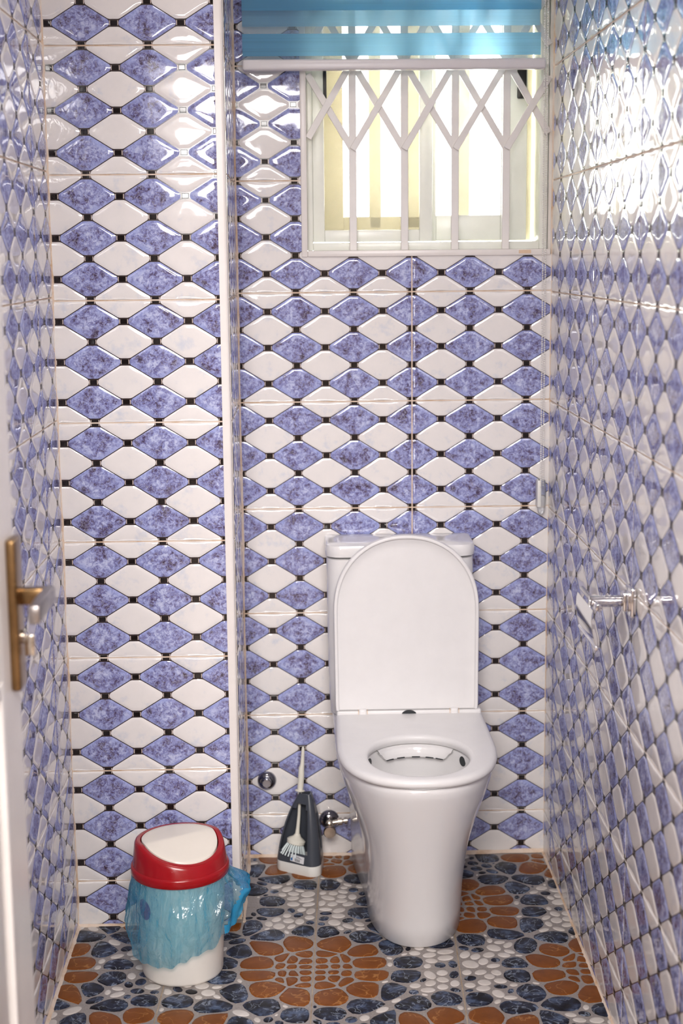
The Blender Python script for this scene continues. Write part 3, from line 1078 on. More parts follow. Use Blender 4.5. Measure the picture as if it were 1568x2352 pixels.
for zz, w, d in ((0.850, .003, .003), (0.853, .007, .006), (0.862, .0095, .009), (0.885, .0105, .010), (0.912, .0105, .010), (0.928, .0095, .009), (0.932, .0085, .008)):
    rings.append([(0.303 + w * math.cos(2 * math.pi * k / 20), -0.026 + d * math.sin(2 * math.pi * k / 20), zz) for k in range(20)])
V, F = loft(rings)
put('chain_weight', mesh_of('chain_weight', V, F, 'clear_plastic'), bl, BO)
box('weight_bracket', 0.2925, 0.3015, -0.036, -0.0035, 0.868, 0.932, 'white_plastic', bl, 0.002, 2, BO)

# ------------------------------------------------------------------ toilet
TX = -0.0215
to = empty('toilet', (TX, -0.3, 0))
tag(to, 'white porcelain close-coupled toilet with the lid raised against its cistern', 'toilet')
TO = Vector((0, 0.3, 0))
def d_ring(w, yb, yf, z, n=64, p=2.3, ws=None, wb=None, straight=0.5, cornerb=0.02):
    """D shaped outline: back straight edge at yb, rounded front at yf. wb: half width at back"""
    wb = w if wb is None else wb
    L = yb - yf
    ym = yb - L * straight
    pts = []
    nf = n // 2
    for i in range(nf + 1):                       # front arc from left to right
        a = math.pi * i / nf
        c_, s_ = -math.cos(a), math.sin(a)
        x = w * math.copysign(abs(c_) ** (2 / p), c_)
        y = ym - (ym - yf) * abs(s_) ** (2 / p)
        pts.append((x, y, z))
    ns = (n - nf - 1) // 2
    for i in range(1, ns + 1):                    # right side going back
        t = i / ns
        y = lerp(ym, yb, t)
        x = lerp(w, wb, sm(t))
        if t == 1: x = wb - cornerb * 0.3
        pts.append((x, y, z))
    xb_ = pts[-1][0]
    for i in range(1, 12):
        pts.append((lerp(xb_, -xb_, i / 12), yb, z))
    for i in range(ns + 1):
        t = 1 - i / ns
        if i == ns and True:
            break
        y = lerp(ym, yb, t)
        x = -lerp(w, wb, sm(t))
        if t == 1: x = -(wb - cornerb * 0.3)
        pts.append((x, y, z))
    return pts
# pedestal and bowl in one casting
prof = [  # z, half width front, half width back, front y, straight
    (0.000, 0.100, 0.126, -0.510, 0.58), (0.004, 0.104, 0.130, -0.516, 0.58), (0.05, 0.105, 0.131, -0.526, 0.58),
    (0.11, 0.108, 0.133, -0.542, 0.57), (0.17, 0.114, 0.137, -0.560, 0.56), (0.22, 0.123, 0.142, -0.576, 0.55),
    (0.27, 0.137, 0.150, -0.593, 0.54), (0.31, 0.151, 0.159, -0.607, 0.53), (0.345, 0.163, 0.167, -0.620, 0.52),
    (0.37, 0.169, 0.172, -0.629, 0.52), (0.385, 0.1715, 0.174, -0.634, 0.52), (0.393, 0.1705, 0.173, -0.633, 0.52), (0.397, 0.167, 0.170, -0.629, 0.52)]
rings = [d_ring(w, -0.006, yf, z, wb=wb, straight=st) for z, w, wb, yf, st in prof]
n = len(rings[0])
HX, HY, HW, HL = 0.0, -0.482, 0.117, 0.140       # bowl opening
def on_ellipse(ring, hw, hl, z, cy=HY):
    out = []
    for x, y, _ in ring:
        a = math.atan2((y - cy) / 1.25, x)
        out.append((HX + hw * math.cos(a), cy + hl * math.sin(a), z))
    return out
top = rings[-1]
rings.append(on_ellipse(top, HW + 0.012, HL + 0.012, 0.3975))
rings.append(on_ellipse(top, HW + 0.003, HL + 0.003, 0.3955))
rings.append(on_ellipse(top, HW, HL, 0.390))
for dz, s, dy in ((0.378, 1.0, 0.003), (0.36, 0.99, 0.009), (0.345, 0.96, 0.014), (0.32, 0.88, 0.024), (0.27, 0.74, 0.034), (0.22, 0.58, 0.040), (0.18, 0.42, 0.042), (0.16, 0.28, 0.042)):
    rings.append(on_ellipse(top, HW * s, HL * s, dz, HY + dy))
V, F = loft(rings)
put('bowl', mesh_of('bowl', V, F, 'porcelain', angle=55), to, TO)
# water in the trap
V, F = lathe([(0.045, 0.178), (0.046, 0.179)], 24)
m, nt, b = nodes('water')
b.inputs['Base Color'].default_value = (0.75, 0.78, 0.78, 1)
b.inputs['Roughness'].default_value = 0.02
po = objco(nt)
bump(nt, b, noise(nt, po, 20, 2), 0.02, 0.01)
put('water', mesh_of('water', V, F, 'water'), to, TO + Vector((0, HY + 0.042, 0)))
# flush distributor at the back of the bowl
V, F = [], []
ang = [R(a) for a in range(44, 138, 4)]
for q, (s, z) in enumerate(((1.01, 0.3985), (0.975, 0.3950), (0.950, 0.388), (0.932, 0.380), (0.920, 0.3735), (0.922, 0.3705), (0.95, 0.3695), (1.05, 0.371))):
    for k, a in enumerate(ang):
        e = min(k, len(ang) - 1 - k) / 3.0
        zz = 0.3985 - (0.3985 - z) * (0.25 + 0.75 * sm(e))
        V.append((HW * s * math.cos(a), HY + HL * s * math.sin(a), zz))
na = len(ang)
for q in range(7):
    for k in range(na - 1):
        F.append((q * na + k, q * na + k + 1, (q + 1) * na + k + 1, (q + 1) * na + k))
me = mesh_of('flush_distributor', V, F, 'porcelain', angle=60)
o = put('flush_distributor', me, to, TO)
for a in (60, 72, 88, 106, 120):
    box('flush_outlet_shade', -0.009, 0.009, -0.0008, 0.003, -0.0011, 0.0011, 'painted_shade', o, 0.0005, 1, (HW * 0.915 * math.cos(R(a)), HY + HL * 0.918 * math.sin(R(a)) - 0.0005, 0.3708), (0, 0, R(a - 90)))  # dark bars: shade of the water outlets put into colour
# dark discs either side of the distributor, painting the shade of bowl hollows
for a in (150, 31):
    V, F = lathe([(0.0005, -0.002), (0.008, -0.0015), (0.011, 0.002)], 18, 'y')
    put('flush_recess_shade', mesh_of('flush_recess_shade', V, F, 'painted_shade'), o, (HW * 1.015 * math.cos(R(a)), HY + HL * 1.015 * math.sin(R(a)), 0.378), (0, 0, R(a + 90)))
# seat
seat_y0, seat_y1 = -0.176, -0.642
def seat_outer(inset, z):
    return d_ring(0.1708 - inset, seat_y0 - inset, seat_y1 + inset, z, n=72, p=2.35, wb=0.169 - inset, straight=0.50, cornerb=0.004)
def seat_inner(ring, grow, z):
    out = []
    for x, y, _ in ring:
        a = math.atan2((y + 0.482) / 1.3, x)
        ca, sa = math.cos(a), math.sin(a)
        hw, hl = 0.1065 + grow, 0.1275 + grow
        out.append((hw * math.copysign(abs(ca) ** 0.95, ca), -0.482 + hl * math.copysign(abs(sa) ** 0.95, sa), z))
    return out
b0 = seat_outer(0, 0.41)
rings = [seat_inner(b0, 0.004, 0.4005), seat_outer(0.007, 0.4005), seat_outer(0.002, 0.4025), seat_outer(0.0, 0.408), seat_outer(0.001, 0.414), seat_outer(0.005, 0.4185), seat_outer(0.012, 0.4200),
         seat_inner(b0, 0.010, 0.4200), seat_inner(b0, 0.004, 0.4188), seat_inner(b0, 0.0005, 0.4150), seat_inner(b0, 0.0, 0.408), seat_inner(b0, 0.004, 0.4005)]
V, F = loft(rings, False, False)
seat = put('seat', mesh_of('seat', V, F, 'seat_plastic', angle=60), to, TO)
# hinge bar and knuckles
bm = bmesh.new()
bm_box(bm, -0.166, 0.166, -0.196, -0.170, 0.4025, 0.4285, 0.005, 3)
hb_ = put('hinge_bar', bm_mesh('hinge_bar', bm, 'seat_plastic'), to, TO)
for hx in (-0.106, 0.104):
    bm = bmesh.new()
    bm_box(bm, hx - 0.0095, hx + 0.0095, -0.1985, -0.168, 0.404, 0.4315, 0.005, 3)
    put('hinge_knuckle', bm_mesh('hinge_knuckle', bm, 'seat_plastic'), hb_)
    for s in (-1, 1):
        box('hinge_gap', hx + s * 0.0102 - 0.0006, hx + s * 0.0102 + 0.0006, -0.1968, -0.170, 0.404, 0.4292, 'tan_patch', hb_)
V = [(0.0165 * math.cos(R(a)), 0, 0.0085 * math.sin(R(a))) for a in range(0, 181, 15)]
nn = len(V)
V += [(x, 0.003, z) for x, y, z in V]
F = [tuple(range(nn)), tuple(range(nn, 2 * nn))[::-1]] + [(i, (i + 1) % nn, nn + (i + 1) % nn, nn + i) for i in range(nn)]
put('hinge_slot_shade', mesh_of('hinge_slot_shade', V, F, 'painted_shade', smooth=False), hb_, (0.0, -0.1968, 0.4195))  # dark half disc painted as the shade of a hole behind the hinge
# raised lid: flat dish with a rim, leaning on the cistern
lid_l = 0.404
def lid_ring(inset, h):
    pts = d_ring(0.1655 - inset, 0.0, -(lid_l - inset), h, n=72, p=2.15, wb=0.164 - inset, straight=0.58, cornerb=0.004)
    return pts
rings = [lid_ring(0.004, 0.0), lid_ring(0.0, 0.002), lid_ring(0.0, 0.013), lid_ring(0.0015, 0.0165), lid_ring(0.005, 0.0175), lid_ring(0.0072, 0.0168), lid_ring(0.0084, 0.0105), lid_ring(0.0105, 0.0090), lid_ring(0.03, 0.0088)]
V, F = loft(rings)
# local: y- along the lid away from hinge, z+ = inner face  -> stand it up
Mx = Matrix.Rotation(R(-90 - 2.0), 4, 'X')
V = [Mx @ Vector((p[0], p[1], -p[2])) for p in V]
V = [Vector((p.x, p.y, p.z)) for p in V]
zs = [p.z for p in V]
lid = put('lid', mesh_of('lid', V, F, 'seat_plastic', angle=50), to, TO + Vector((-0.005, -0.179, 0.4285)))
# cistern
def rbox(hw, y0, y1, z, r, n=10, bowf=0.0):
    pts = []
    for cx, cy, a0, rr in ((hw - 0.008, y1 - 0.008, 0, 0.008), (-hw + 0.008, y1 - 0.008, 90, 0.008), (-hw + r, y0 + r, 180, r), (hw - r, y0 + r, 270, r)):
        for k in range(n + 1):
            a = R(a0 + 90 * k / n)
            pts.append((cx + rr * math.cos(a), cy + rr * math.sin(a), z))
    return pts
CX = -0.0155
rings = [rbox(0.158, -0.1370, -0.005, 0.3985, 0.03), rbox(0.163, -0.1440, -0.005, 0.404, 0.034), rbox(0.1655, -0.1470, -0.005, 0.47, 0.034), rbox(0.1675, -0.1490, -0.005, 0.60, 0.034), rbox(0.1685, -0.1500, -0.005, 0.7715, 0.034), rbox(0.160, -0.1430, -0.010, 0.7725, 0.03)]
V, F = loft(rings)
ci = put('cistern', mesh_of('cistern', V, F, 'porcelain', angle=50), to, TO + Vector((CX, 0, 0)))
rings = [rbox(0.165, -0.1460, -0.007, 0.7755, 0.032), rbox(0.1705, -0.1515, -0.004, 0.7775, 0.034), rbox(0.1715, -0.1525, -0.003, 0.785, 0.035), rbox(0.1715, -0.1525, -0.003, 0.797, 0.035), rbox(0.1695, -0.1505, -0.005, 0.803, 0.034), rbox(0.162, -0.1430, -0.012, 0.8055, 0.03), rbox(0.10, -0.11, -0.05, 0.8065, 0.02)]
V, F = loft(rings)
cl = put('cistern_lid', mesh_of('cistern_lid', V, F, 'porcelain', angle=50), to, TO + Vector((CX, 0, 0)))
V, F = lathe([(0.022, 0.806), (0.024, 0.8075), (0.024, 0.811), (0.021, 0.8125), (0.0005, 0.813)], 28)
put('flush_button', mesh_of('flush_button', V, F, 'chrome'), cl, (0, -0.085, 0))

# ------------------------------------------------------------------ waste bin
BX, BY = -0.519, -0.585
bn = empty('waste_bin', (BX, BY, 0))
tag(bn, 'small cream waste bin with a red collar and swing lid', 'bin')
V, F = lathe([(0.0780, 0.0), (0.0822, 0.003), (0.0835, 0.008), (0.0870, 0.10), (0.0915, 0.222), (0.0895, 0.222), (0.0850, 0.10), (0.0810, 0.008), (0.0005, 0.006)], 56, cap1=False)
body = put('body', mesh_of('body', V, F, 'bin_plastic'), bn)
# printed purple mark on the body
V, F = [], []
for iz in range(9):
    for ia in range(9):
        u, w = (ia - 4) / 4, (iz - 4) / 4
        rr = max(abs(u), abs(w))
        l = math.hypot(u, w) or 1
        u2, w2 = u / l * rr, w / l * rr
        a = R(219) + u2 * 0.22
        zz = 0.158 + w2 * 0.022
        r_ = 0.0889 + 0.00036 * (zz - 0.15) * 100 + 0.0004
        V.append((r_ * math.cos(a), r_ * math.sin(a), zz))
for iz in range(8):
    for ia in range(8):
        F.append((iz * 9 + ia, iz * 9 + ia + 1, (iz + 1) * 9 + ia + 1, (iz + 1) * 9 + ia))
tag(put('printed_mark', mesh_of('printed_mark', V, F, 'purple_print'), body), 'purple round mark printed on the bin')
# swing lid: roof shaped surface
RA = R(31)
rd = Vector((math.cos(RA), math.sin(RA)))
pn = Vector((math.sin(RA), -math.cos(RA)))
def roof(x, y, z0=0.290):
    d = x * pn.x + y * pn.y
    f = 0.5 * (d + math.sqrt(d * d + 0.00002))
    g = 0.5 * (-d + math.sqrt(d * d + 0.00002))
    return z0 - 0.37 * f - 0.05 * g
NA = 72
def circ(r, zf):
    return [(r * math.cos(2 * math.pi * k / NA), r * math.sin(2 * math.pi * k / NA), zf(r * math.cos(2 * math.pi * k / NA), r * math.sin(2 * math.pi * k / NA))) for k in range(NA)]
band0, band1 = 0.217, 0.236
fl = lambda z: (lambda x, y: z)
rings = [circ(0.093, fl(band0 + 0.002)), circ(0.0985, fl(band0)), circ(0.1005, fl(band0 + 0.003)), circ(0.1005, fl(band1 - 0.004)), circ(0.099, fl(band1)), circ(0.0965, fl(band1 + 0.001)),
         circ(0.0945, lambda x, y: lerp(band1 + 0.001, roof(x, y), 0.35)), circ(0.0915, lambda x, y: roof(x, y) - 0.006), circ(0.0895, lambda x, y: roof(x, y) - 0.0015), circ(0.086, lambda x, y: roof(x, y)),
         circ(0.0795, lambda x, y: roof(x, y) - 0.0005), circ(0.0782, lambda x, y: roof(x, y) - 0.008)]
V, F = loft(rings, False, False)
co = put('collar', mesh_of('collar', V, F, 'red_plastic', angle=50), bn)
rings = [circ(0.0772, lambda x, y: roof(x, y) - 0.006), circ(0.0768, lambda x, y: roof(x, y) + 0.0002), circ(0.0745, lambda x, y: roof(x, y) + 0.0012)]
for rr in (0.066, 0.056, 0.046, 0.036, 0.026, 0.016, 0.007, 0.001):
    rings.append(circ(rr, lambda x, y: roof(x, y) + 0.0014))
V, F = loft(rings, False, True)
put('swing_flap', mesh_of('swing_flap', V, F, 'cream_plastic', angle=50), bn)
# liner bag
ctrl_end_r = [(-180, 0.116), (-150, 0.118), (-122, 0.113), (-95, 0.108), (-60, 0.110), (-30, 0.118), (-10, 0.130), (12, 0.136), (50, 0.120), (100, 0.112), (150, 0.114), (180, 0.116)]
ctrl_end_z = [(-180, 0.118), (-158, 0.098), (-135, 0.062), (-112, 0.052), (-85, 0.066), (-55, 0.088), (-32, 0.112), (-8, 0.152), (15, 0.165), (50, 0.15), (100, 0.12), (150, 0.13), (180, 0.118)]
ctrl_mid_r = [(-180, 0.108), (-120, 0.106), (-60, 0.110), (-30, 0.121), (-6, 0.143), (15, 0.142), (50, 0.115), (180, 0.108)]
NB, NT = 132, 18
V, F = [], []
brng = random.Random(3)
wr = [(brng.choice((5, 7, 9, 12, 16, 21)), brng.uniform(0, 6.28), brng.uniform(-2.2, 2.2), brng.uniform(0.4, 1.0)) for _ in range(9)]
for k in range(NB):
    a = -180 + 360 * k / NB
    ar = R(a)
    er, ez, mr = table(a, ctrl_end_r), table(a, ctrl_end_z), table(a, ctrl_mid_r)
    for j in range(NT + 1):
        t = j / NT
        r_ = lerp(lerp(0.0985, mr, sm(min(1, t * 1.8))), er, sm(max(0, (t - 0.45) / 0.55)))
        w = sum(c_ * math.sin(f * ar + ph + tw * t) for f, ph, tw, c_ in wr) / 4
        cr = (abs(w) - 0.35)
        r_ += 0.0085 * cr * sm(t * 1.6) + 0.0012 * math.sin(31 * ar + 9 * t)
        r_ = max(r_, 0.0955 if t < 0.5 else 0.093)
        zz = lerp(0.2165, ez + 0.004 * math.sin(9 * ar + 1) + 0.003 * math.sin(23 * ar), t)
        V.append((r_ * math.cos(ar), r_ * math.sin(ar), zz))
for k in range(NB):
    k2 = (k + 1) % NB
    for j in range(NT):
        F.append((k * (NT + 1) + j, k2 * (NT + 1) + j, k2 * (NT + 1) + j + 1, k * (NT + 1) + j + 1))
bag = put('liner_bag', mesh_of('liner_bag', V, F, 'liner_film', angle=70), None, (BX, BY, 0))
FV, FF = [], []
ks = [k for k in range(NB) if -40 <= -180 + 360 * k / NB <= 36]
for k in ks:
    a = -180 + 360 * k / NB
    edge = min(a + 40, 36 - a) / 20
    for j in range(3, NT + 1):
        p = V[k * (NT + 1) + j]
        g_ = 1.008 + 0.012 * sm(edge) * sm(j / NT)
        FV.append((p[0] * g_, p[1] * g_, p[2] - 0.002 * sm(edge)))
w_ = NT - 2
for q_ in range(len(ks) - 1):
    for j in range(w_ - 1):
        if j >= (1 - q_ / (len(ks) * 0.45)) * w_ * 0.8 - 1:
            FF.append((q_ * w_ + j, (q_ + 1) * w_ + j, (q_ + 1) * w_ + j + 1, q_ * w_ + j + 1))
put('folded_corner', mesh_of('folded_corner', FV, FF, 'liner_fold', angle=70), bag)
tag(bag, 'blue plastic bag lining the waste bin, hanging below its red collar', 'bag')

# ------------------------------------------------------------------ toilet brush and holder
HXc, HYc = -0.281, -0.078
ho = empty('brush_holder', (HXc, HYc, 0))
tag(ho, 'dark grey toilet brush holder with a white base beside the toilet', 'brush holder')
tri = [Vector((0.052, -0.074)), Vector((0.064, 0.052)), Vector((-0.084, 0.010))]
def rtri(s, z, rad=0.022, off=(0, 0), n=8):
    c_ = sum(tri, Vector((0, 0))) / 3
    pts = []
    for i in range(3):
        p0, p1, p2 = tri[i - 1], tri[i], tri[(i + 1) % 3]
        d0, d1 = (p0 - p1).normalized(), (p2 - p1).normalized()
        half = math.acos(max(-1, min(1, d0.dot(d1)))) / 2
        tl_ = rad / math.tan(half)
        ctr = p1 + (d0 + d1).normalized() * (rad / math.sin(half))
        a0 = (p1 + d0 * tl_) - ctr
        a1 = (p1 + d1 * tl_) - ctr
        for k in range(n + 1):
            t = k / n
            v = (a0.lerp(a1, t)).normalized() * rad
            pts.append(ctr + v)
        nxt = tri[(i + 1) % 3]
        e1 = p1 + d1 * tl_
        half2 = math.acos(max(-1, min(1, (p1 - nxt).normalized().dot((tri[(i + 2) % 3] - nxt).normalized())))) / 2
        e2 = nxt + (p1 - nxt).normalized() * (rad / math.tan(half2))
        for k in range(1, 8):
            pts.append(e1.lerp(e2, k / 8))
    return [((p.x - c_.x) * s + c_.x + off[0], (p.y - c_.y) * s + c_.y + off[1], z) for p in pts]
rings = [rtri(0.97, 0.0), rtri(1.0, 0.003), rtri(0.985, 0.026)]
V, F = loft(rings)
put('base', mesh_of('base', V, F, 'white_plastic'), ho)
NRT = len(rtri(1, 0))
TOPX, TOPY = 0.010, -0.004
hs = [0.026, 0.034, 0.042, 0.052, 0.064, 0.080, 0.098, 0.116, 0.132, 0.146, 0.158, 0.170, 0.180, 0.188, 0.193]
def hscale(z):
    t = (z - 0.026) / 0.167
    return 0.985 - 0.30 * t - 0.42 * t ** 2.6
rings_o = [rtri(hscale(z), z, off=(TOPX * ((z - .026) / .167) ** 1.3, TOPY * (z - .026) / .167)) for z in hs]
rings_i = [rtri(hscale(z) - 0.06, z, off=(TOPX * ((z - .026) / .167) ** 1.3, TOPY * (z - .026) / .167)) for z in hs]
V = [p for r in rings_o for p in r] + [p for r in rings_i for p in r]
F = []
no = len(hs) * NRT
keep = {}
per = 17 * 1
def is_open(i, k):
    z = (hs[k] + hs[k + 1]) / 2
    seg = i % NRT
    # order: corner0 (front right) arc+edge to corner1 (back right), then to corner2 (left), then back to front
    side = seg / NRT * 3
    e2 = side - 2
    if 0.24 < e2 < 1.0:                      # left-front face
        lo = 0.050
        hi = 0.168 - 0.02 * abs(e2 - 0.7)
        return lo < z < hi
    if 0.50 < side < 0.86:                    # right face window
        return 0.052 < z < 0.140
    return False
def q(i, k, inner): return (no if inner else 0) + k * NRT + (i % NRT)
for k in range(len(hs) - 1):
    for i in range(NRT):
        o_ = is_open(i, k)
        if not o_:
            F.append((q(i, k, 0), q(i + 1, k, 0), q(i + 1, k + 1, 0), q(i, k + 1, 0)))
            F.append((q(i, k, 1), q(i + 1, k, 1), q(i + 1, k + 1, 1), q(i, k + 1, 1)))
        for (ii, kk, e) in ((i - 1, k, 'l'), (i, k - 1, 'b')):
            if kk < 0:
                continue
            on = is_open(ii, kk)
            if on != o_:
                if e == 'l':
                    F.append((q(i, k, 0), q(i, k + 1, 0), q(i, k + 1, 1), q(i, k, 1)))
                else:
                    F.append((q(i, k, 0), q(i + 1, k, 0), q(i + 1, k, 1), q(i, k, 1)))
for i in range(NRT):
    F.append((q(i, len(hs) - 1, 0), q(i + 1, len(hs) - 1, 0), q(i + 1, len(hs) - 1, 1), q(i, len(hs) - 1, 1)))
put('shell', mesh_of('shell', V, F, 'grey_plastic', angle=50), ho)
# sticker on the left-front face
pA, pB = Vector((tri[2].x, tri[2].y, 0)), Vector((tri[0].x, tri[0].y, 0))
ed_ = (pB - pA).normalized()
nr = Vector((ed_.y, -ed_.x, 0))
if nr.y > 0: nr = -nr
mid = pA.lerp(pB, 0.60) + nr * 0.0004
st = box('price_sticker', -0.019, 0.019, -0.0004, 0.0004, -0.0085, 0.0085, 'sticker_paper', ho, 0.0003, 1, (mid.x, mid.y, 0.040), (R(-6), R(4), math.atan2(ed_.y, ed_.x)))
box('sticker_mark', -0.0175, -0.0125, -0.0007, -0.0003, -0.0065, 0.006, 'sticker_blue', st)
for k in range(9):
    x = -0.006 + k * 0.0016
    box('barcode_bar', x, x + (0.0009 if k % 3 else 0.0005), -0.0007, -0.0003, -0.0065, 0.0, 'sticker_ink', st)
for k in range(3):
    box('print_line', -0.008, 0.013 - 0.004 * k, -0.0007, -0.0003, 0.0020 + k * 0.0018, 0.0026 + k * 0.0018, 'sticker_ink', st)
# brush standing in the holder
br = empty('toilet_brush', (HXc, HYc, 0))
tag(br, 'ivory plastic toilet brush standing in its grey holder', 'brush')
hp = [((-0.004, -0.004, 0.076), .0085), ((-0.002, -0.003, 0.086), .0058), ((0.000, -0.002, 0.105), .0044), ((0.003, -0.001, 0.135), .0038), ((0.0045, 0.0, 0.160), .0036), ((0.0055, 0.001, 0.176), .0040), ((0.006, 0.002, 0.190), .0056), ((0.0075, 0.004, 0.205), .0074), ((0.0095, 0.006, 0.230), .0072), ((0.0105, 0.007, 0.250), .0066), ((0.0125, 0.009, 0.258), .0050), ((0.0140, 0.011, 0.280), .0042), ((0.015, 0.012, 0.297), .0035), ((0.015, 0.012, 0.301), .0018)]
V, F = tube([p for p, r_ in hp], [r_ for p, r_ in hp], 16)
put('handle', mesh_of('handle', V, F, 'brush_plastic', angle=60), br)
V, F = lathe([(0.0110, -0.0015), (0.0118, 0), (0.0110, 0.0015), (0.004, 0.002)], 24)
put('grip_flange', mesh_of('grip_flange', V, F, 'brush_plastic'), br, (0.006, 0.002, 0.1955), (R(-8), R(6), 0))
V, F = lathe([(0.018, 0.0), (0.0215, 0.003), (0.0225, 0.011), (0.019, 0.0145), (0.010, 0.020), (0.006, 0.027)], 28)
hd = put('brush_head', mesh_of('brush_head', V, F, 'brush_plastic'), br, (-0.007, -0.006, 0.063), (R(-10), R(14), 0))
V, F = [], []
for ring_r, cntb in ((0.0175, 22), (0.011, 13), (0.005, 6)):
    for k in range(cntb):
        a = 2 * math.pi * k / cntb
        ca, sa = math.cos(a), math.sin(a)
        spread = 1 + 0.75 * ring_r / 0.0175
        tv, tf = tube([(ring_r * ca, ring_r * sa, 0.004), (ring_r * ca * (1 + spread) / 2, ring_r * sa * (1 + spread) / 2, -0.010), (ring_r * ca * spread, ring_r * sa * spread, -0.026)], [0.0014, 0.0016, 0.0019], 5)
        k0 = len(V)
        V += tv
        F += [tuple(k0 + i for i in f) for f in tf]
tag(put('bristles', mesh_of('bristles', V, F, 'bristle'), hd), kind='stuff')

# ------------------------------------------------------------------ wall plug
V, F = lathe([(0.0225, 0.0), (0.0232, -0.002), (0.0225, -0.006), (0.020, -0.0105), (0.0155, -0.014), (0.0135, -0.015), (0.0125, -0.020), (0.0118, -0.0245), (0.0098, -0.0262), (0.0005, -0.0262)], 40, 'y')
wp = put('wall_plug', mesh_of('wall_plug', V, F, 'dark_chrome'), None, (-0.3555, -0.0008, 0.196))
tag(wp, 'round chrome cap on the tiles above the brush holder', 'wall cap')

# ------------------------------------------------------------------ angle valve and supply pipe
va = empty('angle_valve', (-0.2045, 0, 0.094))
tag(va, 'chrome angle valve on the wall behind the toilet pedestal', 'valve')
V, F = lathe([(0.0232, -0.0015), (0.0242, -0.004), (0.0225, -0.009), (0.016, -0.0145), (0.009, -0.018)], 36, 'y')
put('rosette', mesh_of('rosette', V, F, 'dark_chrome'), va)
V, F = lathe([(0.0085, -0.012), (0.0085, -0.030), (0.0105, -0.031), (0.0105, -0.048), (0.008, -0.050)], 20, 'y')
put('valve_body', mesh_of('valve_body', V, F, 'nickel'), va)
V, F = lathe([(0.005, -0.050), (0.005, -0.058), (0.0135, -0.059), (0.0152, -0.063), (0.0152, -0.070), (0.0135, -0.0735), (0.0005, -0.0745)], 24, 'y')
put('knob', mesh_of('knob', V, F, 'worn_brass'), va, (0, 0, -0.008))
V, F = lathe([(0.0058, 0.008), (0.0058, 0.020), (0.0092, 0.0205), (0.0092, 0.0305), (0.0058, 0.031), (0.0055, 0.036), (0.0085, 0.0362), (0.0085, 0.043), (0.0055, 0.0432), (0.0055, 0.0445)], 6 * 4, 'x')
put('supply_pipe', mesh_of('supply_pipe', V, F, 'nickel'), va, (0, -0.038, 0.003), (0, R(-8), R(2)))

# ------------------------------------------------------------------ paper holder on the right wall
ph = empty('paper_holder', (XR, -0.935, 0.852))
tag(ph, 'chrome toilet paper holder without a roll on the right wall', 'paper holder')
bm = bmesh.new()
bm_box(bm, -0.012, -0.0025, -0.026, 0.026, -0.026, 0.026, 0.003, 2)
put('wall_plate', bm_mesh('wall_plate', bm, 'chrome'), ph)
bm = bmesh.new()
bm_box(bm, -0.024, -0.010, -0.017, 0.017, -0.0165, 0.0165, 0.003, 2)
put('socket', bm_mesh('socket', bm, 'chrome'), ph)
V, F = lathe([(0.0098, -0.020), (0.0102, -0.024), (0.0102, -0.078), (0.0098, -0.081), (0.0005, -0.0815)], 28, 'x')
put('arm', mesh_of('arm', V, F, 'chrome'), ph)
V, F = lathe([(0.0005, -0.052), (0.0055, -0.051), (0.0064, -0.048), (0.0064, -0.034), (0.0045, -0.033), (0.0045, 0.110), (0.003, 0.112)], 20, 'y')
put('roll_rod', mesh_of('roll_rod', V, F, 'chrome'), ph, (-0.073, 0, -0.001))
# curved cover flap hanging from the rod
V, F = [], []
fl_pts = [(-0.081, -0.008), (-0.083, -0.016), (-0.0835, -0.030), (-0.081, -0.050), (-0.077, -0.066), (-0.074, -0.0745)]
for side in (0, 0.0012):
    for y in (-0.036, 0.110):
        for x, z_ in fl_pts:
            V.append((x + side, y, z_))
nf = len(fl_pts)
for k in range(nf - 1):
    F.append((k, k + 1, nf + k + 1, nf + k))
    F.append((2 * nf + k, 2 * nf + k + 1, 3 * nf + k + 1, 3 * nf + k))
    F.append((k, k + 1, 2 * nf + k + 1, 2 * nf + k))
    F.append((nf + k, nf + k + 1, 3 * nf + k + 1, 3 * nf + k))
F += [(0, nf, 3 * nf, 2 * nf), (nf - 1, 2 * nf - 1, 4 * nf - 1, 3 * nf - 1)]
put('cover_flap', mesh_of('cover_flap', V, F, 'chrome', angle=50), ph)
V, F = lathe([(0.0005, -0.043), (0.0036, -0.042), (0.0046, -0.038), (0.0036, -0.034), (0.0030, -0.030), (0.0030, 0.125), (0.0005, 0.126)], 14, 'y')
put('flap_roll', mesh_of('flap_roll', V, F, 'chrome'), ph, (-0.0735, 0, -0.0755))

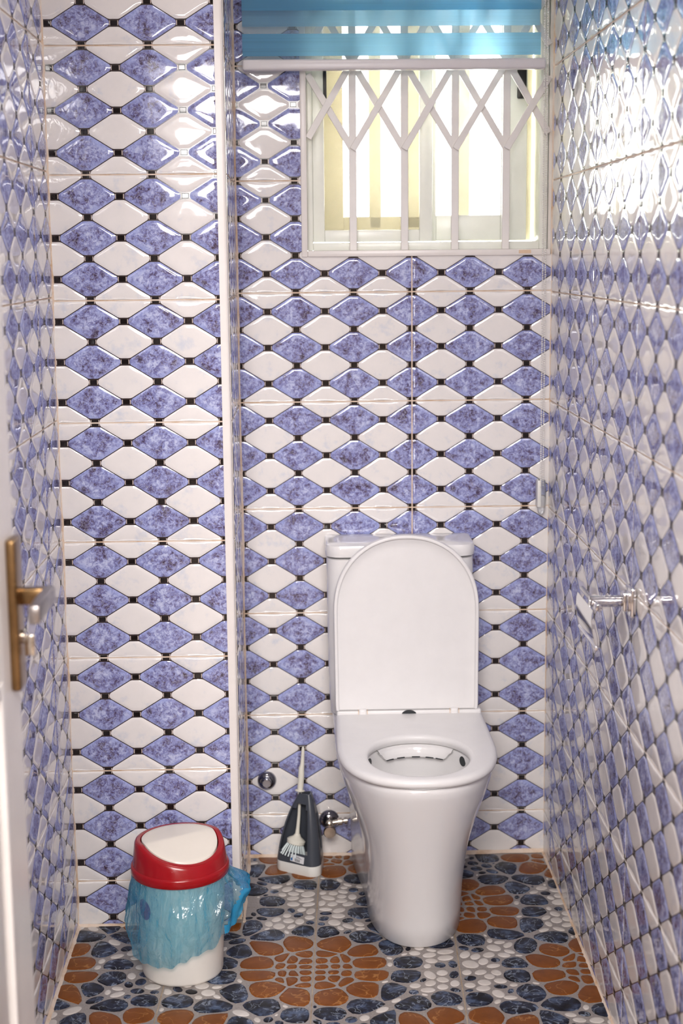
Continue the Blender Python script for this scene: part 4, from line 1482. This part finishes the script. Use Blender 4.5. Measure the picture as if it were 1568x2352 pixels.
# ------------------------------------------------------------------ door standing open along the left wall
dr = empty('door_1', (-0.66, -1.432, 0))
tag(dr, 'white panelled door standing open along the left wall', 'door', 'structure')
DT, DW, DH = 0.040, 0.745, 2.04
bm = bmesh.new()
for y0, y1, z0, z1 in ((-0.115, 0, 0.01, DH), (-DW, -DW + 0.115, 0.01, DH), (-DW + 0.115, -0.115, 0.01, 0.22), (-DW + 0.115, -0.115, 0.90, 1.06), (-DW + 0.115, -0.115, DH - 0.13, DH)):
    bm_box(bm, -DT, 0, y0, y1, z0, z1, 0.002, 1)
put('leaf_frame', bm_mesh('leaf_frame', bm, 'white_paint'), dr)
for z0, z1 in ((0.22, 0.90), (1.06, DH - 0.13)):
    bm = bmesh.new()
    bm_box(bm, -DT + 0.008, -0.008, -DW + 0.10, -0.10, z0 - 0.015, z1 + 0.015)
    bm_box(bm, -0.012, 0.002, -DW + 0.113, -DW + 0.135, z0, z1, 0.003, 2)
    bm_box(bm, -0.012, 0.002, -0.135, -0.113, z0, z1, 0.003, 2)
    bm_box(bm, -0.012, 0.002, -DW + 0.135, -0.135, z0, z0 + 0.022, 0.003, 2)
    bm_box(bm, -0.012, 0.002, -DW + 0.135, -0.135, z1 - 0.022, z1, 0.003, 2)
    bm_box(bm, -0.011, -0.002, -DW + 0.17, -0.17, z0 + 0.055, z1 - 0.055, 0.004, 2)
    put('panel', bm_mesh('panel', bm, 'white_paint'), dr)
HZ = 0.972
bm = bmesh.new()
bm_box(bm, 0.0, 0.0135, -0.062, -0.014, HZ - 0.104, HZ + 0.108, 0.004, 3)
pl = put('handle_plate', bm_mesh('handle_plate', bm, 'bronze'), dr)
bm = bmesh.new()
bm_box(bm, 0.009, 0.058, -0.045, -0.025, HZ + 0.014, HZ + 0.037, 0.003, 2)
put('lever_neck', bm_mesh('lever_neck', bm, 'bronze'), pl)
bm = bmesh.new()
bm_box(bm, 0.044, 0.060, -0.152, -0.024, HZ + 0.013, HZ + 0.038, 0.004, 2)
put('lever', bm_mesh('lever', bm, 'steel_lever'), pl)
V, F = lathe([(0.010, 0.009), (0.010, 0.016), (0.008, 0.018), (0.0005, 0.0185)], 20, 'x')
put('lock_cylinder', mesh_of('lock_cylinder', V, F, 'nickel'), pl, (0, -0.034, HZ - 0.032))
bm = bmesh.new()
bm_box(bm, 0.016, 0.030, -0.037, -0.031, HZ - 0.060, HZ - 0.030, 0.002, 2)
put('thumb_turn', bm_mesh('thumb_turn', bm, 'nickel'), pl)
